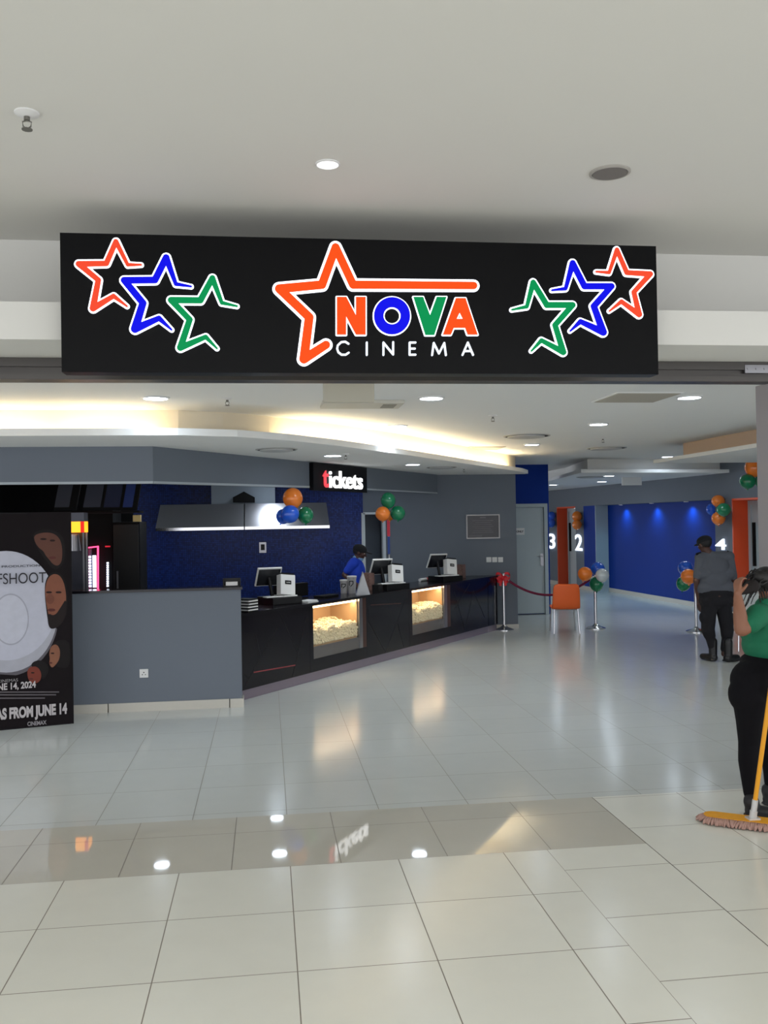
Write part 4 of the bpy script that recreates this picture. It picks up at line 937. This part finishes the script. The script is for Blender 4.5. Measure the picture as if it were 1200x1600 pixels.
cafe_chair(onz(886, 989)+Vector((0, .12, 0)), -.14, mat('orange_shell', (238, 104, 40), .45), 'orange shell chair with chrome legs seen from behind, by the queue rope')
cafe_chair(onz(1178, 1016)+Vector((.0, .1, 0)), -.25, mat('white_shell', (202, 208, 206), .4), 'white shell chair partly hidden behind the guard and the woman')

# ================================================================== PEOPLE
def organic(name, prims, m, parent, voxel=.01, smooth_it=4, world=True):
    """prims: ('c', p0, p1, r0, r1) tapered limb, ('e', centre, (rx, ry, rz)[, M]) ellipsoid -> one continuous surface"""
    mb = MB()
    for p in prims:
        if p[0] == 'c':
            _, a, b, r0, r1 = p; a = Vector(a); b = Vector(b)
            if (b-a).length > 1e-4: mb.cyl(a, b, r0, r1, n=16)
            mb.ell(a, r0, sub=2); mb.ell(b, r1, sub=2)
        else: mb.ell(p[1], p[2], p[3] if len(p) > 3 else None, sub=3)
    if parent is not None and world:
        inv = WM[parent.name].inverted()
        for v in mb.bm.verts: v.co = inv @ v.co
    me = bpy.data.meshes.new('tmp'); mb.bm.to_mesh(me); mb.bm.free()
    o = bpy.data.objects.new('tmp', me); COL.objects.link(o)
    r = o.modifiers.new('r', 'REMESH'); r.mode = 'VOXEL'; r.voxel_size = voxel
    sm = o.modifiers.new('s', 'SMOOTH'); sm.iterations = smooth_it; sm.factor = .5
    dg = bpy.context.evaluated_depsgraph_get(); nm = bpy.data.meshes.new_from_object(o.evaluated_get(dg)); bpy.data.objects.remove(o)
    nm.name = name; nm.materials.clear(); nm.materials.append(m)
    for p in nm.polygons: p.use_smooth = True
    ob = bpy.data.objects.new(name, nm); COL.objects.link(ob); ob.parent = parent; WM[ob.name] = WM[parent.name]; return ob
def hand(wrist, d, n, curl=.5, k=1.0):
    """d: direction of the fingers, n: direction out of the palm, curl 0..1"""
    d = Vector(d).normalized(); n = Vector(n); n = (n-d*n.dot(d)).normalized(); s_ = d.cross(n)
    W_ = Vector(wrist); out = [('c', W_, W_+d*.03*k, .024*k, .026*k)]
    for i in range(4):
        off = (i-1.5)*.019*k; out.append(('c', W_+d*.02*k+s_*off*.6, W_+d*.088*k+s_*off, .013*k, .0105*k))
        base = W_+d*.09*k+s_*off; L_ = [.072, .080, .076, .060][i]*k; a_ = 0; q = base
        for j, f in enumerate((.45, .3, .25)):
            a_ += curl*(.9 if j else .6); dd = d*math.cos(a_)+n*math.sin(a_); q2 = q+dd*L_*f; out.append(('c', q, q2, .0092*k*(1-.08*j), .0085*k*(1-.08*j))); q = q2
    b = W_+d*.03*k-s_*.022*k; t1 = b+(d*.7-s_*.75+n*.25).normalized()*.042*k; t2 = t1+(d*.8+n*(.3+curl*.5)-s_*.1).normalized()*.034*k
    out += [('c', b, t1, .013*k, .0105*k), ('c', t1, t2, .0105*k, .009*k)]
    return out
def head(c, f, up=(0, 0, 1), r=.1):
    """f: facing direction; face with brow, nose, mouth, chin, ears"""
    f = Vector(f).normalized(); u = Vector(up); u = (u-f*u.dot(f)).normalized(); s_ = f.cross(u); c = Vector(c)
    M4 = Matrix((s_, f, u)).transposed().to_4x4(); k = r/.1
    def L(x, y, z): return c+(s_*x+f*y+u*z)*k
    E_ = lambda x, y, z, a, b, cc: ('e', L(x, y, z), (a*k, b*k, cc*k), M4)
    return [E_(0, -.008, .02, .078, .096, .088), E_(0, .02, -.045, .056, .062, .062), E_(0, .055, -.082, .028, .026, .024), ('c', L(0, .088, .005), L(0, .106, -.03), .009*k, .014*k),
            E_(.034, .06, -.02, .026, .026, .024), E_(-.034, .06, -.02, .026, .026, .024), E_(0, .078, -.058, .024, .014, .010), E_(.0, .082, .022, .05, .012, .012),
            E_(.078, -.005, -.012, .010, .018, .028), E_(-.078, -.005, -.012, .010, .018, .028)], L, M4, k
def eyes(L, M4, k, parent):
    for s_ in (-1, 1):
        MB().ell(L(s_*.032, .078, .002), (.012*k, .010*k, .008*k), M4, 2).build('eye', mat('eye_white', (210, 205, 200), .3), parent, world=True, smooth='all')
M_skin = mat('brown_skin', (122, 78, 58), .5); M_skin2 = mat('dark_brown_skin', (74, 46, 38), .5); M_skin3 = mat('warm_brown_skin', (138, 92, 70), .5)
M_hair = mat('black_hair', (16, 13, 13), .6)

# ---- guard, seen from behind
YG_ = 11.25
def G(px, py, dy=0): return onY(px, py, YG_+dy)
gd = thing('person', 'person in a grey shirt, black trousers, boots and cap, standing with back turned', 'person', (G(1118, 960).x, YG_, 0))
hp, L, M4, k_ = head(G(1101, 851, .03), (-.28, .93, -.32), r=.098)
lw, rw = G(1092, 938, .05), G(1147, 930, .03)
sk_ = hp+[('c', G(1105, 861, .0), G(1110, 872, -.01), .055, .062)]
sk_ += [('e', G(1116, 890), (.19, .11, .20)), ('e', G(1118, 930), (.16, .11, .13))]
sk_ += [('c', G(1093, 875), G(1088, 908, .0), .052, .042), ('c', G(1088, 908), lw, .040, .028), ('c', G(1139, 872), G(1147, 903, .0), .052, .042), ('c', G(1147, 903), rw, .040, .028)]
sk_ += hand(lw, (.05, .1, -1), (1, .2, 0), .35)+hand(rw, (-.05, .1, -1), (-1, .2, 0), .35)
sk_ += [('c', G(1109, 940), G(1107, 985), .075, .055), ('c', G(1107, 985), G(1115, 1022), .05, .035), ('c', G(1130, 940), G(1136, 985), .075, .055), ('c', G(1136, 985), G(1131, 1022), .05, .035)]
bd = organic('body', sk_, M_skin2, gd, .007)
eyes(L, M4, k_, gd)
hair_g = organic('hair', [('e', L(0, -.014, .026), (.083*k_, .098*k_, .090*k_), M4)], M_hair, gd, .007)
cp = organic('cap', [('e', L(0, -.008, .048), (.092*k_, .110*k_, .072*k_), M4), ('e', L(0, .11, .035), (.06*k_, .06*k_, .010*k_), M4)], mat('cap_cloth', (20, 21, 25), .9), gd, .006)
M_gs = mat('guard_shirt_grey', (84, 87, 95), .85, var=.08, scale=12, bump=.3)
shp = [('e', G(1116, 886, -.0), (.20, .13, .17)), ('e', G(1117, 905), (.185, .13, .16)), ('c', G(1094, 871.5), G(1139, 869.5), .074, .074), ('c', G(1101, 918), G(1134, 918), .115, .115), ('c', G(1098, 895), G(1138, 895), .10, .10),
       ('c', G(1094, 875), G(1090, 901), .066, .058), ('c', G(1139, 872), G(1145, 900), .066, .058), ('c', G(1107, 866), G(1112, 869), .066, .07)]
sh_ = organic('shirt', shp, M_gs, gd, .009)
for (a, b) in ((G(1136, 861.5, -.02), G(1146, 868, -.02)), (G(1088, 866, -.02), G(1095, 864, -.02))):
    MB().tube([a, b], .016, 8).build('epaulette', M_black, sh_, world=True, smooth=1)
M_tr = mat('black_trouser', (18, 17, 23), .9, var=.1, scale=10, bump=.3)
trp = [('e', G(1099, 965), (.05, .07, .08)), ('e', G(1143, 967), (.05, .07, .08)), ('c', G(1104, 926), G(1132, 926), .115, .115), ('c', G(1106, 938), G(1131, 938), .12, .12), ('c', G(1108, 945), G(1106, 984), .105, .085), ('c', G(1106, 984), G(1109, 993), .088, .075), ('c', G(1109, 993), G(1114, 1014), .065, .052),
       ('c', G(1130, 945), G(1136, 984), .105, .082), ('c', G(1136, 984), G(1136, 994), .086, .075), ('c', G(1136, 994), G(1132, 1014), .065, .052)]
organic('trousers', trp, M_tr, gd, .009)
M_boot = mat('black_boot_leather', (20, 20, 22), .35)
fl_, fr_ = G(1114, 1020), G(1132, 1022)
organic('boot', [('c', (fl_.x, fl_.y, .26), (fl_.x, fl_.y, .09), .058, .052), ('c', (fl_.x, fl_.y-.02, .052), (fl_.x-.06, fl_.y+.16, .045), .052, .042), ('e', (fl_.x-.02, fl_.y+.06, .02), (.05, .13, .02))], M_boot, gd, .007)
organic('boot', [('c', (fr_.x, fr_.y-.1, .26), (fr_.x, fr_.y-.1, .09), .058, .052), ('c', (fr_.x-.02, fr_.y-.11, .052), (fr_.x+.15, fr_.y-.04, .045), .052, .042), ('e', (fr_.x+.05, fr_.y-.08, .02), (.13, .055, .02))], M_boot, gd, .007)

# ---- staff member behind the counter
YS_ = 13.5
def H(px, py, dy=0): return onY(px, py, YS_+dy)
st = thing('person', 'person in a blue polo shirt and black cap working behind the counter', 'person', (H(556, 940).x, YS_, 0))
hp, L, M4, k_ = head(H(562, 863), (.93, -.25, -.3), r=.1)
we = H(538, 898, -.1); wr = H(549, 908, -.3); wr2 = H(566, 906, -.28)
sk_ = hp+[('c', H(559, 868), H(556, 878), .05, .055), ('e', H(555, 900), (.13, .15, .22)), ('c', H(550, 882, -.12), we, .05, .04), ('c', we, wr, .038, .027), ('c', H(560, 884, .12), H(566, 902, .1), .05, .04), ('c', H(566, 902, .1), wr2, .038, .027)]
sk_ += hand(wr, (.6, -.6, -.3), (0, 0, -1), .5)+hand(wr2, (.5, -.7, -.3), (0, 0, -1), .5)
bx0, bz0 = H(556, 920).x, .9
sk_ += [('e', (bx0, YS_, .92), (.14, .16, .14)), ('c', (bx0, YS_-.09, .85), (bx0, YS_-.09, .45), .08, .055), ('c', (bx0, YS_-.09, .45), (bx0-.02, YS_-.09, .06), .05, .035), ('c', (bx0, YS_+.09, .85), (bx0+.04, YS_+.09, .45), .08, .055), ('c', (bx0+.04, YS_+.09, .45), (bx0, YS_+.09, .06), .05, .035)]
organic('body', sk_, M_skin2, st, .008); eyes(L, M4, k_, st)
organic('hair', [('e', L(0, -.014, .026), (.083*k_, .098*k_, .090*k_), M4)], M_hair, st, .008)
organic('cap', [('e', L(0, -.008, .045), (.092*k_, .106*k_, .075*k_), M4), ('e', L(0, .12, .03), (.06*k_, .075*k_, .010*k_), M4)], mat('cap_cloth', (20, 21, 25), .9), st, .007)
organic('collar', [('c', H(556, 872), H(563, 873), .05, .05)], mat('pale_collar', (120, 160, 200), .8), st, .007)
organic('polo_shirt', [('e', H(555, 896), (.155, .17, .24)), ('c', H(553, 880, -.1), H(557, 882, .1), .085, .085), ('c', H(551, 882, -.13), H(543, 892, -.12), .07, .062), ('c', H(560, 884, .13), H(565, 895, .12), .07, .06), ('e', (bx0, YS_, .98), (.15, .17, .16))], mat('polo_blue', (16, 62, 190), .8), st, .009)
organic('trousers', [('e', (bx0, YS_, .90), (.15, .17, .13)), ('c', (bx0, YS_-.09, .85), (bx0, YS_-.09, .45), .095, .07), ('c', (bx0, YS_-.09, .45), (bx0-.02, YS_-.09, .1), .068, .055), ('c', (bx0, YS_+.09, .85), (bx0+.04, YS_+.09, .45), .095, .07), ('c', (bx0+.04, YS_+.09, .45), (bx0, YS_+.09, .1), .068, .055)], M_tr, st, .01)
for s_ in (-1, 1): organic('shoe', [('c', (bx0-.05, YS_+s_*.09, .04), (bx0+.13, YS_+s_*.09, .035), .042, .036)], M_boot, st, .008)

# ---- woman with the mop
YW = 5.48
def Wp(px, py, dy=0): return onY(px, py, YW+dy)
wm = thing('person', 'person in a green top and black leggings touching the hair while mopping', 'person', (Wp(1180, 1100).x, YW, 0))
hp, L, M4, k_ = head(Wp(1200, 915, .04), (.80, .45, -.40), r=.098)
el, wr = Wp(1159, 983, -.17), Wp(1153, 933, -.12)
el2, wr2 = Wp(1235, 1010, -.14), Wp(1226, 1052, -.32)
ak, kn = Wp(1172, 1240, -.04), Wp(1171, 1160, -.03)
sk_ = hp+[('c', Wp(1198, 930, .02), Wp(1197, 950, 0), .046, .055)]
sk_ += [('e', Wp(1195, 985), (.13, .15, .17)), ('e', Wp(1186, 1055), (.14, .15, .12))]
sk_ += [('c', Wp(1187, 963, -.14), el, .052, .047), ('c', el, Wp(1156, 958, -.15), .047, .040), ('c', Wp(1156, 958, -.15), wr, .040, .027)]
sk_ += hand(wr, (.05, .12, 1), (1, .25, 0), .75, .92)
sk_ += [('c', Wp(1205, 966, .12), el2+Vector((0, .1, 0)), .052, .044), ('c', el2+Vector((0, .1, 0)), wr2, .042, .027)]+hand(wr2, (.1, -.4, -.8), (-.2, -1, 0), 1.0, .92)
sk_ += [('c', Wp(1180, 1085, -.06), kn, .09, .058), ('c', kn, ak, .055, .036), ('c', Wp(1192, 1085, .08), Wp(1202, 1160, .10), .09, .058), ('c', Wp(1202, 1160, .10), Wp(1206, 1235, .12), .055, .036)]
organic('body', sk_, M_skin3, wm, .006); eyes(L, M4, k_, wm)
hr = [('e', L(0, -.02, .028), (.090*k_, .108*k_, .092*k_), M4), ('e', L(0, -.10, .015), (.055, .06, .05), M4)]
organic('hair', hr, M_hair, wm, .006)
rnd = random.Random(5)
b = MB()
c0_ = L(0, -.07, .03)
for i in range(26):
    a0_ = rnd.uniform(-.5, .9); st_ = c0_+Vector((-.03+rnd.uniform(-.02, .04), rnd.uniform(-.07, .03), rnd.uniform(-.05, .05)))
    dr = Vector((-1, rnd.uniform(-.4, .2), rnd.uniform(-.25, .3))).normalized(); n_ = 7; ln = rnd.uniform(.05, .17); pts = []
    for j in range(n_+1): pts.append(st_+dr*ln*j/n_+Vector((0, 0, -.9*ln*(j/n_)**2+.01*math.sin(j*1.7+i))))
    b.tube(pts, [.006*(1-.6*j/n_) for j in range(n_+1)], 6)
for i in range(4):
    st_ = L(-.02, -.05, -.03)+Vector((-.03+.01*i, -.06, 0)); pts = [st_+Vector((-.012*math.sin(j*.9+i), 0, -.028*j)) for j in range(7)]; b.tube(pts, [.005*(1-.08*j) for j in range(7)], 6)
b.build('braids', M_hair, wm, world=True, smooth='all')
organic('hair_bundle', [('c', Wp(1151, 928, -.08), Wp(1176, 916, -.04), .012, .045)], mat('dark_hair_bundle', (24, 18, 18), .9), wm, .006)  # bundle of messy black hair by the raised hand
M_gt = mat('green_top', (6, 104, 72), .8, var=.08, scale=14, bump=.25)
organic('top', [('e', Wp(1193, 985), (.135, .17, .16)), ('e', Wp(1194, 1008), (.128, .165, .12)), ('c', Wp(1184, 962, -.12), Wp(1206, 962, .12), .075, .075), ('c', Wp(1184, 964, -.14), Wp(1173, 975, -.16), .066, .062), ('c', Wp(1205, 966, .13), Wp(1220, 985, .1), .066, .06), ('c', Wp(1196, 948, 0), Wp(1195, 956), .068, .08)], M_gt, wm, .007)
M_lg = mat('black_leggings', (11, 10, 15), .9, spec=.2)
organic('leggings', [('e', Wp(1190, 1035), (.125, .16, .07)), ('e', Wp(1181, 1065, -.03), (.155, .16, .15)), ('e', Wp(1170, 1085, -.05), (.125, .125, .13)), ('c', Wp(1174, 1090, -.06), Wp(1172, 1130, -.05), .118, .085), ('c', Wp(1172, 1130, -.05), kn, .085, .068), ('c', kn, Wp(1170, 1190, -.04), .068, .064), ('c', Wp(1170, 1190, -.04), ak, .064, .040),
        ('c', Wp(1192, 1085, .08), Wp(1202, 1150, .1), .115, .075), ('c', Wp(1202, 1150, .1), Wp(1205, 1185, .11), .07, .06), ('c', Wp(1205, 1185, .11), Wp(1206, 1232, .12), .06, .042)], M_lg, wm, .007)
def shoe(a): return [('c', (a.x-.02, a.y, .10), (a.x-.01, a.y, .05), .048, .045), ('c', (a.x-.02, a.y, .04), (a.x+.10, a.y-.08, .036), .042, .036), ('e', (a.x+.03, a.y-.03, .014), (.11, .06, .014), Matrix.Rotation(-.6, 4, 'Z'))]
organic('shoe', shoe(Vector((ak.x+.01, ak.y-.03, 0))), mat('black_shoe', (22, 22, 25), .6), wm, .006)
a_ = Wp(1206, 1235, .12); organic('shoe', shoe(Vector((a_.x, a_.y, 0))), mat('black_shoe', (22, 22, 25), .6), wm, .006)

# ---- mop
m0, m1 = onz(1097, 1276, .02), onz(1262, 1296, .02); mc = (m0+m1)/2; md = (m1-m0); ang = math.atan2(md.y, md.x); hl = md.length/2
mp = thing('dust_mop', 'yellow flat dust mop with a pinkish cotton fringe on the pale floor tiles', 'mop', (mc.x, mc.y, 0), ang)
def rr(hx, hy, n=10, bump_=0, rn=None):
    P = []
    for cx, a0_ in ((hx-hy, -PI/2), (-hx+hy, PI/2)):
        for i in range(n+1): a = a0_+PI*i/n; P.append((cx+hy*math.cos(a), hy*math.sin(a)))
    return P
MB().prism(rr(hl-.01, .058), .028, .045).build('pad', mat('mop_yellow', (226, 156, 18), .7, var=.12, scale=25), mp)
b = MB(); rnd = random.Random(3); o_ = rr(hl-.01, .062, 14); per = []
for (a, c) in zip(o_, o_[1:]+o_[:1]):
    a = Vector(a); c = Vector(c); n_ = max(1, int((c-a).length/.012))
    for i in range(n_): per.append((a.lerp(c, i/n_), (c-a).normalized()))
for p, tn in per:
    nn = Vector((tn.y, -tn.x))
    for j in range(2):
        L_ = rnd.uniform(.025, .05); w_ = rnd.uniform(-.01, .01)
        b.tube([(p.x-nn.x*.01, p.y-nn.y*.01, .03+.008*j), (p.x+nn.x*L_*.6+tn.x*w_, p.y+nn.y*L_*.6+tn.y*w_, .024), (p.x+nn.x*L_+tn.x*w_*2, p.y+nn.y*L_+tn.y*w_*2, .008)], [.008, .008, .005], 5)
b.prism(rr(hl-.005, .066), .004, .03)
b.build('fringe', mat('mop_fringe', (176, 140, 128), .95, var=.2, scale=80), mp, smooth='all')
h0 = onY(1176, 1275, mc.y); h0.z = .045; h0.y = mc.y+.0
d0 = onY(1202, 1090, YW-.30); 
hd_ = (d0-h0).normalized()
MB().tube([h0+hd_*.10, h0+hd_*1.32], .0135, 14).build('handle', mat('handle_yellow', (232, 160, 24), .4), mp, world=True, smooth=1)
MB().tube([h0, h0+hd_*.05], .022, 12).tube([h0+hd_*.05, h0+hd_*.12], .0175, 12).b2(h0.x-.035, h0.x+.035, h0.y-.03, h0.y+.03, .045, .055).build('clamp', mat('clamp_white', (205, 205, 205), .4, metal=.3), mp, world=True, smooth=1)
